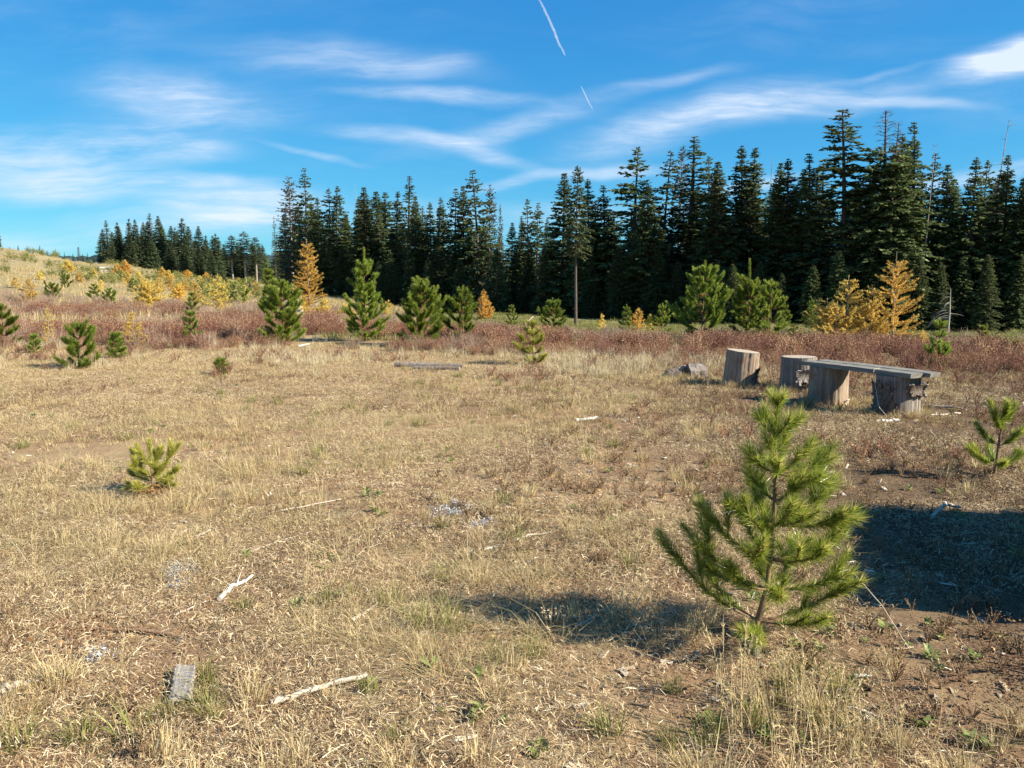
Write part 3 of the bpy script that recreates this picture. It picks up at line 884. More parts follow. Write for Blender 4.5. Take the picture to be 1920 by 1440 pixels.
    keep = (px < 560) & (fbm(x * .1 + 33, y * .1 + 5, 4) + rng.normal(0, .05, len(x)) > .55)
    put('hillside_scrub', (x[keep], y[keep]), s, rng, .6, 1.6, .1)


ground_cover()


# ------------------------------------------------------------------ mature conifers
def conifer_mesh(kind, seed, fol, bark):
    rng = np.random.default_rng(seed); H = 14.0
    K = dict(
        fir=dict(cb=.03, R=2.3, sp=.22, nb=9, gap=.05, pw=.85, spray=.40, dens=2.3, droop=.10),
        fir_wide=dict(cb=.02, R=3.0, sp=.25, nb=9, gap=.05, pw=.7, spray=.42, dens=2.1, droop=.10),
        spire=dict(cb=.08, R=1.55, sp=.26, nb=8, gap=.08, pw=.85, spray=.36, dens=2.2, droop=.05),
        open=dict(cb=.14, R=2.5, sp=.33, nb=7, gap=.16, pw=.72, spray=.42, dens=2.1, droop=.12),
        bare=dict(cb=.45, R=1.9, sp=.27, nb=8, gap=.12, pw=.6, spray=.38, dens=2.2, droop=.10),
        sparse=dict(cb=.15, R=2.1, sp=.25, nb=8, gap=.20, pw=.55, spray=.40, dens=1.1, droop=-.05),
        dead_top=dict(cb=.03, R=2.6, sp=.25, nb=9, gap=.05, pw=.62, spray=.40, dens=2.2, droop=.10),
        snag=dict(cb=.35, R=.6, sp=.55, nb=2, gap=.3, pw=.3, spray=0, dens=0, droop=.2),
        shaggy=dict(cb=.06, R=1.1, sp=.30, nb=6, gap=.2, pw=.5, spray=.42, dens=1.5, droop=.35),
    )[kind]
    tr, cr = MB(), MB()
    lean = rng.normal(0, .012, 2) * H
    zt = np.linspace(0, 1, 14)
    tp = np.stack([lean[0] * zt ** 2 + .05 * np.sin(zt * 5 + seed), lean[1] * zt ** 2 + .05 * np.cos(zt * 4 + seed), zt * H - .15], 1)
    r0 = .115 if kind == 'snag' else .17
    tube(tr, tp, r0 * (1 - zt * .93) + .012, 8, .5, 0, True, wob=.03, rng=rng)
    cb = K['cb'] * H; z = cb
    side_bias = rng.uniform(0, 6.283); bias = rng.uniform(0, .3)
    while z < H * .99:
        f = (z - cb) / (H - cb)
        dead = kind == 'dead_top' and f > .80
        prof = (1 - f) ** K['pw'] * min(1, .55 + f * 3.5)
        if kind == 'snag': prof = rng.uniform(.3, 1)
        R = K['R'] * prof + .06
        nb = max(2, int(K['nb'] * (.7 + .5 * rng.random()))) if not dead else 3
        a0 = rng.random() * 6.283
        local = 1.0 if rng.random() > K['gap'] else rng.uniform(.2, .55)
        for b in range(nb):
            if rng.random() < K['gap'] * .6: continue
            a = a0 + b * 6.283 / nb + rng.normal() * .35
            L = R * local * rng.uniform(.62, 1.18) * (1 + bias * math.cos(a - side_bias))
            if dead: L *= .7
            el = math.radians(34 * f ** 1.5 - 8 + rng.normal() * 7)
            p0, _ = path_at(tp, [min(z / H + .01, .999)]); p0 = p0[0]
            dr = np.array([math.cos(a), math.sin(a), 0])
            tip = p0 + dr * L * math.cos(el) + np.array([0, 0, L * math.sin(el) - K['droop'] * L + .04 * L])
            midp = (p0 + tip) / 2 + np.array([0, 0, .10 * L])
            pth = curve3(p0, midp, tip, 5)
            if kind == 'snag' or dead:
                tube(cr if dead else tr, pth, np.linspace(.022, .006, 5), 3, .4, 1 if dead else 0, False, rng=rng)
                if dead:
                    q, d = path_at(pth, rng.uniform(.3, 1, 8))
                    needles(cr, q, d + perp(d, rng) * .9, rng.uniform(.1, .3, 8), .02, rng.random(8), 1, rng)
                continue
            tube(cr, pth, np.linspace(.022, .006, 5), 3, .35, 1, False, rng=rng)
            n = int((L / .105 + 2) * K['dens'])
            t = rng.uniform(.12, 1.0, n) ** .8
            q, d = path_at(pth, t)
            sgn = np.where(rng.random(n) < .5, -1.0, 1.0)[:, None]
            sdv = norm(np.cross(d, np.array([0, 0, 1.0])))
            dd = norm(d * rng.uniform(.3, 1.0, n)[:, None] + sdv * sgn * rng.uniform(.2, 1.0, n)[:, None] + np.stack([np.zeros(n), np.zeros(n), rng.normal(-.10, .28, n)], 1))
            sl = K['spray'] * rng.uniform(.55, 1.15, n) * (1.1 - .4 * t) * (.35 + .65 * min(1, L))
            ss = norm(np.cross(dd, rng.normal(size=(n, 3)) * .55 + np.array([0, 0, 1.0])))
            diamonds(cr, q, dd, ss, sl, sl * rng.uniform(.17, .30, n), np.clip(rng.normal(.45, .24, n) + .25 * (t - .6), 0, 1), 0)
        z += K['sp'] * rng.uniform(.65, 1.35) * (1.0 if f < .8 else .75)
    if K['cb'] > .15 and kind != 'snag':         # dead stubs on the bare lower trunk
        for _ in range(int(22 * K['cb'] * 2)):
            zz = rng.uniform(.12, 1) * cb; p0, _ = path_at(tp, [zz / H]); a = rng.random() * 6.283
            L = rng.uniform(.2, .9)
            tube(tr, curve3(p0[0], p0[0] + np.array([math.cos(a) * L * .5, math.sin(a) * L * .5, .05]), p0[0] + np.array([math.cos(a) * L, math.sin(a) * L, -.12]), 4), np.linspace(.014, .004, 4), 3, .6, 0, False, rng=rng)
    tm = tr.mesh('trunk', [bark])
    cm = cr.mesh('crown', [fol, M['dead_twig']]) if cr.n else None
    return tm, cm


LIB = {}


def conifer(kind, var, tone='fir'):
    key = (kind, var, tone)
    if key not in LIB:
        fol = M['fir_grey'] if kind == 'sparse' else M[tone]
        bark = M['snag'] if kind == 'snag' else (M['pale_bark'] if kind == 'sparse' or (kind == 'bare' and tone == 'fir_blue') else M['bark'])
        LIB[key] = conifer_mesh(kind, 1000 + var * 17 + sum(map(ord, kind)), fol, bark)
    return LIB[key]


NAMES = dict(fir='fir_tree', fir_wide='fir_tree', spire='spruce_tree', open='conifer_tree', bare='pine_tree', sparse='conifer_tree', dead_top='fir_tree', snag='dead_tree', shaggy='spruce_tree')
TREE_RNG = np.random.default_rng(77)


def tree(kind, px, ytop, depth, wscale, label, group=None, var=None, tone='fir', leanx=0.0, cat=None):
    x, y, z = at_depth(px, depth)
    H = top_z(ytop, depth, px) - z
    var = int(TREE_RNG.integers(0, 3)) if var is None else var
    tm, cm = conifer(kind, var, tone)
    s = H / 14.0
    wscale = wscale * (1.28 if kind in ('fir', 'open', 'spire', 'dead_top') and tone == 'fir' else 1.0)
    o = empty(NAMES[kind], (x, y, z), label, cat or ('dead tree' if kind == 'snag' else 'tree'), group, float(TREE_RNG.random() * 6.283))
    o.scale = (s * wscale, s * wscale, s)
    if leanx: o.rotation_euler = (0, leanx, 0)
    for nm, me in (('trunk', tm), ('crown', cm)):
        if me is None: continue
        c = bpy.data.objects.new(nm, me); c.parent = o; COL.objects.link(c)
    return o


STAND = 'conifers of the forest edge'
CLUMP = 'conifers of the far clump on the left'
# kind, x, top y, depth, width factor, label
FAR = [
    ('spire', 205, 412, 168, 1.25, 'slim dark spruce standing slightly apart at the left end of the far clump'),
    ('fir', 225, 416, 172, 1.0, 'second conifer from the left end of the far clump, flat topped'),
    ('fir', 246, 409, 175, .9, 'pointed fir left of the twin peaks of the far clump'),
    ('fir', 259, 410, 170, .9, 'round topped fir just left of the tallest fir of the far clump'),
    ('fir', 274, 416, 178, .9, 'shorter pointed fir squeezed left beside the tallest fir of the far clump'),
    ('spire', 288, 399, 172, 1.3, 'tallest pointed fir of the far clump on the left'),
    ('fir', 304, 404, 170, 1.0, 'second tallest fir of the far clump, right beside the tallest'),
    ('fir', 331, 425, 176, .9, 'short fir in the notch left of the broad pointed fir of the far clump'),
    ('fir', 343, 408, 168, 1.15, 'broad pointed fir right of the notch in the far clump'),
    ('fir', 378, 423, 170, 1.0, 'dark pointed fir standing right of the broad fir in the far clump'),
    ('fir', 388, 440, 172, .9, 'lower fir leaning on the right side of the dark pointed far fir'),
    ('fir', 408, 437, 160, 1.0, 'olive conical fir between dark fir and bare trunked pines of the far clump'),
    ('bare', 436, 441, 156, 1.5, 'leftmost of the three bare trunked pines at the right end of far clump'),
    ('bare', 461, 434, 154, 1.4, 'middle and tallest of three bare trunked pines at the right end of far clump'),
    ('bare', 481, 444, 152, 1.4, 'rightmost of three bare trunked pines at the right end of far clump'),
    ('fir', 288, 442, 156, 1.1, 'light green fir in front of the tallest firs of the far clump'),
    ('fir', 322, 448, 152, 1.2, 'mid green fir in front row of far clump below the notch'),
    ('fir', 350, 455, 150, 1.25, 'bushy green fir in front row below the broad pointed far fir'),
    ('fir', 378, 458, 148, 1.2, 'mid green fir in front row below the dark pointed far fir'),
    ('fir', 215, 455, 160, 1.1, 'short fir at the foot of the slim left end spruce'),
    ('fir', 250, 440, 160, 1.2, 'dark fir in front row at the left of the far clump'),
    ('fir', 400, 470, 146, 1.1, 'low fir in front of the olive conical fir of the far clump'),
]
for k, px, yt, dp, ws, lb in FAR:
    tree(k, px, yt, dp, ws * (1.55 if k != 'bare' else 1.35), lb, CLUMP, tone='fir_blue')
fr_ = np.random.default_rng(15)
for px in np.concatenate([np.linspace(200, 420, 20), np.linspace(425, 530, 12)]):
    yt = np.interp(px, [200, 290, 345, 420, 530], [440, 425, 430, 458, 468]) + fr_.normal() * 8
    tree('fir', px + fr_.normal() * 4, yt, 182 + fr_.uniform(-4, 10), 1.7, 'far conifer filling the rear of the clump on the left', 'rear of the far clump', tone='fir_blue')
MAIN = [
    ('shaggy', 518, 405, 98, .9, 'thin scraggly spruce leaning alone left of the main forest stand', 1),
    ('sparse', 550, 330, 94, 1.15, 'tall grey thin crowned conifer at the left end of the main stand', 0),
    ('open', 577, 314, 92, .85, 'tall conifer with white bare trunk showing through, behind the tall golden larch', 0),
    ('fir', 598, 368, 90, .95, 'dense fir on the right flank of the tall white trunked conifer', 1),
    ('open', 622, 352, 88, .9, 'ragged fir with long left limbs, left twin of the first peak right of larch', 1),
    ('fir', 633, 346, 87, 1.05, 'pointed fir, right twin of the first peak right of the tall larch', 2),
    ('fir', 655, 402, 90, .8, 'low dark fir in the gap behind the tall leadered young pine', 0),
    ('snag', 671, 344, 89, .6, 'thin dead spike rising left of a bushy fir peak in mid left stand', 1),
    ('fir', 676, 368, 88, .8, 'fir beside the thin dead spike in the mid left stand', 1),
    ('fir', 690, 349, 84, 1.15, 'bushy pointed fir just right of the thin dead spike', 0),
    ('spire', 714, 385, 86, 1.2, 'small topped fir on the right shoulder of the bushy fir peak', 0),
    ('fir', 745, 357, 84, 1.0, 'dense fir left of the thin tall spire above the bushiest young pine', 2),
    ('spire', 767, 327, 82, 1.25, 'tall thin ladder branched spire above the bushiest young pine', 1),
    ('fir', 780, 366, 80, .9, 'fir tucked right below the tall ladder branched spire', 0),
    ('spire', 792, 385, 82, 1.1, 'small spire between the ladder branched spire and the paired round tops', 2),
    ('fir', 808, 376, 80, .9, 'left of two round topped firs at stand centre left', 1),
    ('fir', 823, 368, 79, .9, 'right of two round topped firs at stand centre left', 2),
    ('open', 852, 352, 78, .85, 'left fir of the close pair before the tall airy centre conifer', 2),
    ('fir', 867, 346, 77, .9, 'right fir of the close pair before the tall airy centre conifer', 0),
    ('open', 898, 317, 75, 1.05, 'tall airy conifer with open ladder crown at centre of the picture', 0),
    ('sparse', 918, 345, 76, .75, 'grey green thin conifer on the right side of tall airy centre conifer', 1),
    ('sparse', 940, 382, 76, .32, 'thin pole like tree with tufted top right of centre', 2),
    ('fir', 961, 416, 72, 1.0, 'short broad light green fir in the low gap of the forest skyline', 0),
    ('spire', 977, 412, 78, 1.0, 'small hazy fir behind the short broad light green fir', 1),
    ('open', 990, 371, 72, .8, 'left of two slender open crowned conifers right of the skyline gap', 1),
    ('open', 1007, 378, 71, .75, 'right of two slender open crowned conifers right of the skyline gap', 2),
    ('fir', 1022, 408, 72, .8, 'lower fir beside the two slender open crowned conifers', 2),
    ('fir', 1052, 322, 68, 1.15, 'large dark fir left of the lone bare trunk standing forward', 0),
    ('bare', 1079, 310, 46, .85, 'bare trunked conifer standing forward of the forest, its brown pole lit by sun', 0),
    ('fir', 1103, 332, 66, 1.0, 'brownish green fir right of the forward bare trunk', 1),
    ('spire', 1118, 372, 68, 1.1, 'lower spire between brownish fir and the single pointed fir', 0),
    ('fir', 1133, 344, 66, 1.15, 'single pointed fir left of the tall lopsided conifer', 2),
    ('open', 1187, 274, 65, 1.15, 'tall lopsided conifer with sky gaps under its left limbs', 1),
    ('fir', 1212, 340, 62, 1.15, 'dense olive fir in front of and right of tall lopsided conifer', 1),
    ('open', 1240, 282, 64, .95, 'pointed conifer between lopsided tree and the hazy pair of tops', 0),
    ('sparse', 1270, 272, 66, .8, 'hazy grey green conifer left of the tallest middle stand top', 2),
    ('spire', 1291, 252, 64, 1.7, 'tallest airy top of the middle stand with rippled crown', 2),
    ('open', 1326, 290, 63, .85, 'broken topped conifer between tallest middle top and dense bright fir', 1),
    ('fir', 1344, 300, 60, 1.15, 'dense bright green fir above the broad young pine', 0),
    ('fir', 1386, 269, 63, 1.05, 'left of a close pair of layered firs above the tall leadered pine', 1),
    ('fir', 1403, 275, 62, 1.05, 'right of a close pair of layered firs above the tall leadered pine', 2),
    ('snag', 1437, 291, 60, .5, 'thin dead pole with twiggy knob right of the paired layered firs', 2),
    ('fir', 1453, 303, 60, .95, 'dark fir right beside the thin dead pole with twiggy knob', 0),
    ('fir', 1472, 293, 59, 1.05, 'dark sharply pointed fir left of the lone slim green fir', 1),
    ('fir', 1512, 283, 58, 1.05, 'lone slim green fir with a bare pole below, left of the tallest tree', 2),
    ('open', 1577, 201, 57, 1.3, 'tallest tree of the picture, blunt topped with layered open limbs', 2),
    ('dead_top', 1645, 202, 56, 1.15, 'broad fir with bare reddish dead top beside the tallest tree', 0),
    ('dead_top', 1660, 228, 55, .85, 'fir whose second small dead top stands right of the reddish one', 1),
    ('fir', 1680, 246, 57, .9, 'round tufted fir top between dead tops and the sharp tall fir', 1),
    ('fir', 1704, 224, 57, .85, 'sharp tall ladder fir right of the dead topped broad firs', 2),
    ('open', 1733, 285, 56, .9, 'green fir behind the pale leaning snag', 0),
    ('fir', 1764, 305, 56, .95, 'short dark fir right of the pale leaning snag', 0),
    ('fir', 1813, 291, 55, 1.0, 'left twin fir of the pair left of the tall bare spar', 1),
    ('open', 1832, 297, 56, .7, 'right twin fir of the pair left of the tall bare spar', 1),
    ('sparse', 1850, 330, 57, .7, 'thin fir behind the tall bare spar', 0),
    ('fir', 1875, 288, 55, .95, 'fir just right of the tall bare spar', 2),
    ('fir', 1898, 332, 54, 1.0, 'dark fir filling the gap before the right picture edge', 0),
    ('fir', 1921, 288, 54, 1.05, 'tall dark fir cut by the right picture edge', 1),
]
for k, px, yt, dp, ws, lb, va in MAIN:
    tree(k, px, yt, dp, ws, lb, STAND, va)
tree('snag', 1722, 268, 55.0, .6, 'pale leaning snag with forked top at the right of the forest', STAND, 0, leanx=.045)
tree('snag', 1842, 221, 55.5, .8, 'tall bare grey spar leaning right near the right picture edge', STAND, 1, leanx=.042)
# rear rows: nothing tells these apart
REAR = 'dark conifer filling the shaded rear rows of the forest stand'
rr = np.random.default_rng(5)
for i, px in enumerate(np.linspace(545, 1990, 74)):
    p = px + rr.normal() * 8
    dp = np.interp(p, [540, 900, 1300, 1900], [104, 84, 73, 64]) + rr.uniform(-3, 9)
    yt = np.interp(p, [540, 800, 960, 1100, 1300, 1600, 1900], [405, 405, 445, 415, 365, 335, 360]) + rr.normal() * 24
    tree('fir' if rr.random() < .7 else 'spire', p, yt, dp, rr.uniform(1.15, 1.5), REAR, 'rear rows of the forest')
# skirts of the wood: low firs in the shade at its foot
MARKS = [(577, 'the white trunked tall conifer'), (633, 'the twin peak firs'), (684, 'the tall leadered young pine'), (767, 'the ladder branched spire'), (815, 'the two round topped firs'),
         (867, 'the medium young pine'), (898, 'the tall airy centre conifer'), (961, 'the short light green fir'), (998, 'the two slender open conifers'), (1079, 'the forward bare trunk'), (1133, 'the single pointed fir'),
         (1187, 'the tall lopsided conifer'), (1240, 'the pointed conifer behind'), (1291, 'the tallest middle stand top'), (1344, 'the dense bright green fir'), (1395, 'the paired layered firs'), (1472, 'the dark sharply pointed fir'),
         (1512, 'the lone slim green fir'), (1577, 'the tallest tree'), (1652, 'the dead topped firs'), (1724, 'the pale leaning snag'), (1780, 'the small bleached dead fir'), (1842, 'the tall bare spar'), (1921, 'the right picture edge')]
USED = set()


def low_label(px):
    for mx, nm in sorted(MARKS, key=lambda q: abs(q[0] - px)):
        wh = 'directly below' if abs(px - mx) < 12 else ('just left of' if px < mx else 'just right of')
        t = 'low dark fir at the forest foot %s %s' % (wh, nm)
        if t not in USED: break
    USED.add(t)
    return t


for i, px in enumerate([600, 640, 668, 705, 735, 765, 800, 830, 870, 905, 935, 985, 1015, 1060, 1110, 1150, 1180, 1225, 1262, 1300, 1345, 1380, 1425, 1470, 1510, 1560, 1600, 1635, 1675, 1720, 1760, 1800, 1845, 1890, 1930]):
    dp = np.interp(px, [540, 700, 900, 1100, 1300, 1900], [88, 79, 70, 64, 57, 51]) + rr.uniform(-1, 3)
    tree('fir_wide', px + rr.normal() * 6, rr.uniform(455, 515), dp, rr.uniform(.95, 1.25), low_label(px), 'shaded firs at the foot of the forest')
# small trees on the hill crest
for i, px in enumerate([22, 38, 55, 78, 92, 108, 124, 140, 158, 166, 178, 188, 196]):
    yg = np.interp(px, [0, 100, 200], [466, 476, 492])
    tree('spire', px, yg - rr.uniform(6, 16), 196 + rr.uniform(-6, 14), 1.8, 'tiny far conifer on the bare hill crest at left', 'tiny conifers on the hill crest', tone='fir_blue')
tree('fir', 2, 418, 150, 1.0, 'dark fir cut by the left picture edge above the hillside', tone='fir_blue')
tree('sparse', 151, 462, 165, 1.1, 'scrubby grey tree standing on the crest left of the far clump', var=1)


# ------------------------------------------------------------------ young pines and larches
def brush(mb, path, t0, n, nl, nw, rng, tip_tint=.25, mat=0, amin=.35, amax=1.2, base_t=.45, spread=.24, t1=1.0):
    """needles round a shoot"""
    t = t0 + (t1 - t0) * rng.random(n)
    q, d = path_at(path, t)
    a = rng.uniform(amin, amax, n) * (1 - .45 * np.clip((t - .85) / .15, 0, 1))
    dd = d * np.cos(a)[:, None] + perp(d, rng) * np.sin(a)[:, None]
    dd[:, 2] += .08
    L = nl * rng.uniform(.65, 1.1, n)
    needles(mb, q, dd, L, nw * rng.uniform(.7, 1.2, n), np.clip(rng.normal(base_t, spread, n) + tip_tint * np.clip((t - .75) / .25, 0, 1), 0, 1), mat, rng)


def young_pine(px, ybase, ytop, wpx, label, seed, group=None, dense=1.0, leader=.16, mat='pine', pos=None, shape=.75, lowbare=.05):
    rng = np.random.default_rng(seed)
    x, y, z = hit(px, ybase) if pos is None else pos
    H = top_z(ytop, y, px) - z; Wd = wpx / F * y * 1.08
    o = empty('young_pine', (x, y, z - .02), label, 'young pine', group)
    tr, cr = MB(), MB()
    lx, ly = rng.normal(0, .02, 2) * H
    zt = np.linspace(0, 1, 9)
    tp = np.stack([lx * zt, ly * zt, zt * H], 1)
    tube(tr, tp, np.maximum(.022 * H / 1.8 * (1 - zt), .004) + .002, 6, .5, 0, rng=rng)
    nl = .090 if H > 1.0 else .070; nw = np.clip(y * .00062, .004, .020)
    per_m = 1050 * dense * (.011 / nw)
    tone = rng.uniform(.34, .60)
    nwh = max(5, int(H / rng.uniform(.15, .24))); zs = H * (lowbare + (1 - leader - lowbare) * np.linspace(0, 1, nwh) ** .95)
    for k, zz in enumerate(zs):
        f = (zz / H - lowbare) / (1 - lowbare)
        R = Wd / 2 * (1 - f) ** shape * min(1, .72 + f * 2.2)
        nb = int(rng.integers(5, 8)); a0 = rng.random() * 6.283
        for b in range(nb):
            a = a0 + b * 6.283 / nb + rng.normal() * .3; L = max(R * rng.uniform(.55, 1.28), .10 * H ** .5)
            rise = L * (.55 + .45 * f) * rng.uniform(.7, 1.25)
            p0 = path_at(tp, [zz / H])[0][0]; dr = np.array([math.cos(a), math.sin(a), 0])
            tip = p0 + dr * L + np.array([0, 0, rise]); midp = p0 + dr * L * .62 + np.array([0, 0, rise * .22])
            pth = curve3(p0, midp, tip, 7)
            tube(cr, pth, np.linspace(.007, .003, 7) * min(1.2, H), 3, .3, 1, False, rng=rng)
            ln = math.hypot(L, rise)
            brush(cr, pth, .30, max(10, int(ln * per_m)), nl, nw, rng, base_t=tone)
            brush(cr, pth, .06, max(4, int(ln * per_m * .10)), nl * .8, nw, rng, mat=2, t1=.42)
            for _ in range(2 if L > .25 else (1 if L > .14 else 0)):     # side shoots
                t0 = rng.uniform(.35, .8); q, d = path_at(pth, [t0]); s = perp(d, rng)[0]; s[2] = abs(s[2]) * .6 + .35
                l2 = ln * rng.uniform(.25, .42); e = q[0] + norm(d[0] + s * .8) * l2
                p2 = curve3(q[0], (q[0] + e) / 2 - np.array([0, 0, .02]), e, 5)
                brush(cr, p2, .05, max(8, int(l2 * per_m * 1.1)), nl, nw, rng)
    lp = np.stack([path_at(tp, np.linspace(1 - leader - .08, 1, 6))[0]]).reshape(-1, 3)
    brush(cr, lp, .0, int(H * (leader + .08) * per_m * 1.3), nl, nw, rng, base_t=.52, amin=.25, amax=.8)
    tr.build('trunk', M['sap_bark'], o)
    cr.build('crown', [M[mat], M['sap_bark'], M['leaf_brown']], o)
    return o


def larch(px, ybase, ytop, wpx, label, seed, group=None, mat='larch', pos=None, stems=1, leader=.1, name='young_larch', shape=.8, dens=1.0):
    rng = np.random.default_rng(seed)
    x, y, z = hit(px, ybase) if pos is None else pos
    H0 = top_z(ytop, y, px) - z; Wd = wpx / F * y * 1.28
    o = empty(name, (x, y, z - .02), label, 'larch', group)
    tr, cr = MB(), MB()
    nw = np.clip(y * .00060, .006, .05); nl = np.clip(y * .0022, .05, .16)
    for s in range(stems):
        H = H0 * (1 if s == 0 else rng.uniform(.62, .92))
        ox = 0 if s == 0 else rng.uniform(-.33, .33) * Wd; oy = 0 if s == 0 else rng.uniform(-.2, .2) * Wd
        W1 = Wd if stems == 1 else Wd * .70
        zt = np.linspace(0, 1, 8)
        tp = np.stack([ox + rng.normal(0, .015) * H * zt, oy + rng.normal(0, .015) * H * zt, zt * H], 1)
        tube(tr, tp, np.maximum(.018 * H / 2 * (1 - zt), .004) + .003, 6, .5, 0, rng=rng)
        nbr = int(np.clip(H * 46, 34, 150))
        for b in range(nbr):
            f = (b + rng.random()) / nbr * (1 - leader * .6); zz = H * (.04 + .95 * f)
            R = W1 / 2 * (1 - f) ** shape * min(1, .6 + f * 3) * rng.uniform(.65, 1.15) + .03
            a = rng.random() * 6.283; p0 = path_at(tp, [min(.99, zz / H)])[0][0]
            dr = np.array([math.cos(a), math.sin(a), 0]); rise = R * rng.uniform(.12, .62)
            pth = curve3(p0, p0 + dr * R * .55 + np.array([0, 0, rise * .15]), p0 + dr * R + np.array([0, 0, rise]), 5)
            tube(cr, pth, np.linspace(.005, .002, 5) * max(.7, min(H, 2)), 3, .3, 1, False, rng=rng)
            n = int(np.clip(R / nw * 4.6 * dens, 12, 220)); t = rng.uniform(.12, 1, n)
            q, d = path_at(pth, t); dd = norm(d * .5 + perp(d, rng) + np.array([0, 0, .25]))
            needles(cr, q, dd, nl * rng.uniform(.5, 1.1, n), nw * rng.uniform(.7, 1.4, n), np.clip(rng.normal(.5, .24, n), 0, 1), 0, rng)
        brushp = path_at(tp, np.linspace(1 - leader, 1, 5))[0]
        brush(cr, brushp, 0, int(24 * dens), nl * .8, nw, rng)
    tr.build('trunk', M['pale_bark'], o)
    cr.build('crown', [M[mat], M['dead_twig']], o)
    return o


YP = 'young pines beyond the clearing'
young_pine(530, 648, 528, 92, 'broad young pine at the thicket edge left of centre, grey stump behind', 21, YP, 1.0, .08, shape=.6)
young_pine(509, 600, 489, 34, 'slim young pine whose pale tip rises behind the broad left pine', 22, YP, 1.0, .22)
young_pine(684, 640, 466, 84, 'tall young pine with long pointed leader and open upturned limbs', 23, YP, .9, .20, shape=.85)
young_pine(790, 652, 530, 98, 'bushiest young pine, wide and dark green, left of centre', 24, YP, 1.1, .05, shape=.5)
young_pine(868, 648, 538, 70, 'medium young pine standing right against the bushiest one', 25, YP, 1.1, .12, shape=.6)
young_pine(1000, 684, 600, 66, 'small yellowish young pine in front of the thicket, behind the pale grass', 26, YP, .8, .12, mat='yel_pine', shape=.7)
young_pine(1315, 644, 491, 112, 'large broad young pine with stout upturned limbs behind the log chunks', 27, YP, 1.0, .12, shape=.7)
young_pine(1404, 646, 487, 62, 'young pine with very tall thick leader above the left stump seat', 28, YP, 1.0, .30, shape=.6)
young_pine(1443, 650, 525, 78, 'bushy yellow green young pine right of the tall leadered one', 29, YP, 1.0, .10, shape=.65)
young_pine(148, 692, 604, 82, 'low bushy pine with slanting second top at the left of the clearing', 30, YP, 1.0, .14, shape=.6)
young_pine(220, 672, 624, 36, 'small dark pine right beside the low bushy pine at left', 31, YP, 1.0, .14)
young_pine(358, 648, 584, 46, 'conical grey green pine in the thicket left of the broad pine', 32, YP, 1.0, .1)
young_pine(8, 650, 570, 66, 'young pine cut by the left picture edge', 33, YP, 1.0, .12)
young_pine(415, 702, 674, 27, 'tiny sparse pine seedling alone in the tan grass at left', 34, YP, .6, .1)
young_pine(1760, 690, 598, 56, 'slim young pine behind the right end of the bench', 35, YP, .7, .16)
young_pine(1037, 618, 560, 62, 'pale young pine just left of the forward bare trunk', 36, YP, 1.0, .2)
young_pine(1240, 628, 570, 42, 'small young pine left of the large broad one, by small larches', 37, YP, .9, .16)
young_pine(1518, 618, 560, 28, 'thin young pine in shade left of the golden larch clump', 38, YP, .8, .16)
young_pine(1840, 660, 612, 30, 'small shaded pine at far right under the forest', 39, YP, .8, .12)
young_pine(960, 610, 572, 26, 'little pine at the forest foot right of the amber larch', 40, YP, .9, .12)
young_pine(100, 566, 533, 40, 'olive pine bush on the slope left, beside the pale larch', 41, YP, .8, .08, shape=.5)
young_pine(123, 540, 516, 28, 'dark round pine bush higher on the left slope', 42, YP, 1.0, .08, shape=.5)
young_pine(177, 568, 532, 28, 'dark conical pine on the left slope below the log pile', 43, YP, .9, .1)
young_pine(206, 574, 540, 34, 'light green pine right next to the dark conical slope pine', 44, YP, .8, .1)
young_pine(66, 664, 628, 30, 'faint thin pine in the grass near the left picture edge', 45, YP, .5, .12)
young_pine(445, 572, 532, 60, 'wide pale green pine bush between golden larches and the broad pine', 46, YP, .7, .06, shape=.5)
young_pine(362, 596, 548, 32, 'dark pine below the twin golden larches on the slope', 47, YP, .8, .1)
young_pine(1175, 622, 572, 30, 'young pine sticking up behind the small pale larch right of bare trunk', 48, YP, .8, .18)
young_pine(1905, 665, 640, 34, 'low pine at the right picture edge below the forest', 49, YP, .8, .08)
young_pine(250, 548, 522, 22, 'small dark pine higher on the slope left of the golden clump', 50, YP, .8, .1)
young_pine(1470, 625, 570, 30, 'pine top showing at the right shoulder of the bushy yellow green pine', 51, YP, .9, .14)

LA = 'golden larches'
larch(581, 598, 446, 58, 'tall golden larch, the tallest, in front of the white trunked conifer', 61, LA, 'larch_o', leader=.12, shape=.62)
larch(1672, 652, 470, 98, 'large amber larch with pale trunk and thin tall leader behind the bench', 62, LA, 'larch_o', leader=.2, shape=.6)
larch(1585, 650, 515, 112, 'bright yellow clump of several larch stems left of the large amber larch', 63, LA, stems=5, shape=.6)
larch(908, 602, 543, 48, 'forked amber larch at centre right of the medium pine', 64, LA, 'larch_o', stems=2)
larch(253, 650, 580, 40, 'yellow larch standing in the red thicket at left', 65, LA)
larch(411, 588, 514, 50, 'bright golden larch with feathered top left of the broad pine', 66, LA, 'larch_pale')
larch(367, 580, 524, 34, 'narrow golden larch, left neighbour of the feathered golden one', 67, LA, 'larch_pale')
larch(272, 578, 518, 62, 'wide golden larch clump on the slope at left', 68, LA, 'larch_pale', stems=3)
larch(338, 572, 526, 46, 'pale orange larch between the wide clump and narrow golden one', 69, LA, 'larch_o', stems=2)
larch(55, 568, 520, 34, 'pale larch alone on the slope near the left edge', 70, LA, 'larch_pale')
larch(128, 512, 488, 22, 'small larch high on the hillside left', 71, LA, 'larch_pale')
larch(222, 517, 494, 22, 'left of two small orange larches before the far clump', 72, LA, 'larch_o')
larch(236, 519, 487, 24, 'right and taller of two small orange larches before the far clump', 73, LA, 'larch_o')
larch(1196, 626, 576, 34, 'pale orange larch right of the forward bare trunk', 74, LA, 'larch_o')
larch(1221, 628, 588, 30, 'short larch right beside the pale orange larch', 75, LA)
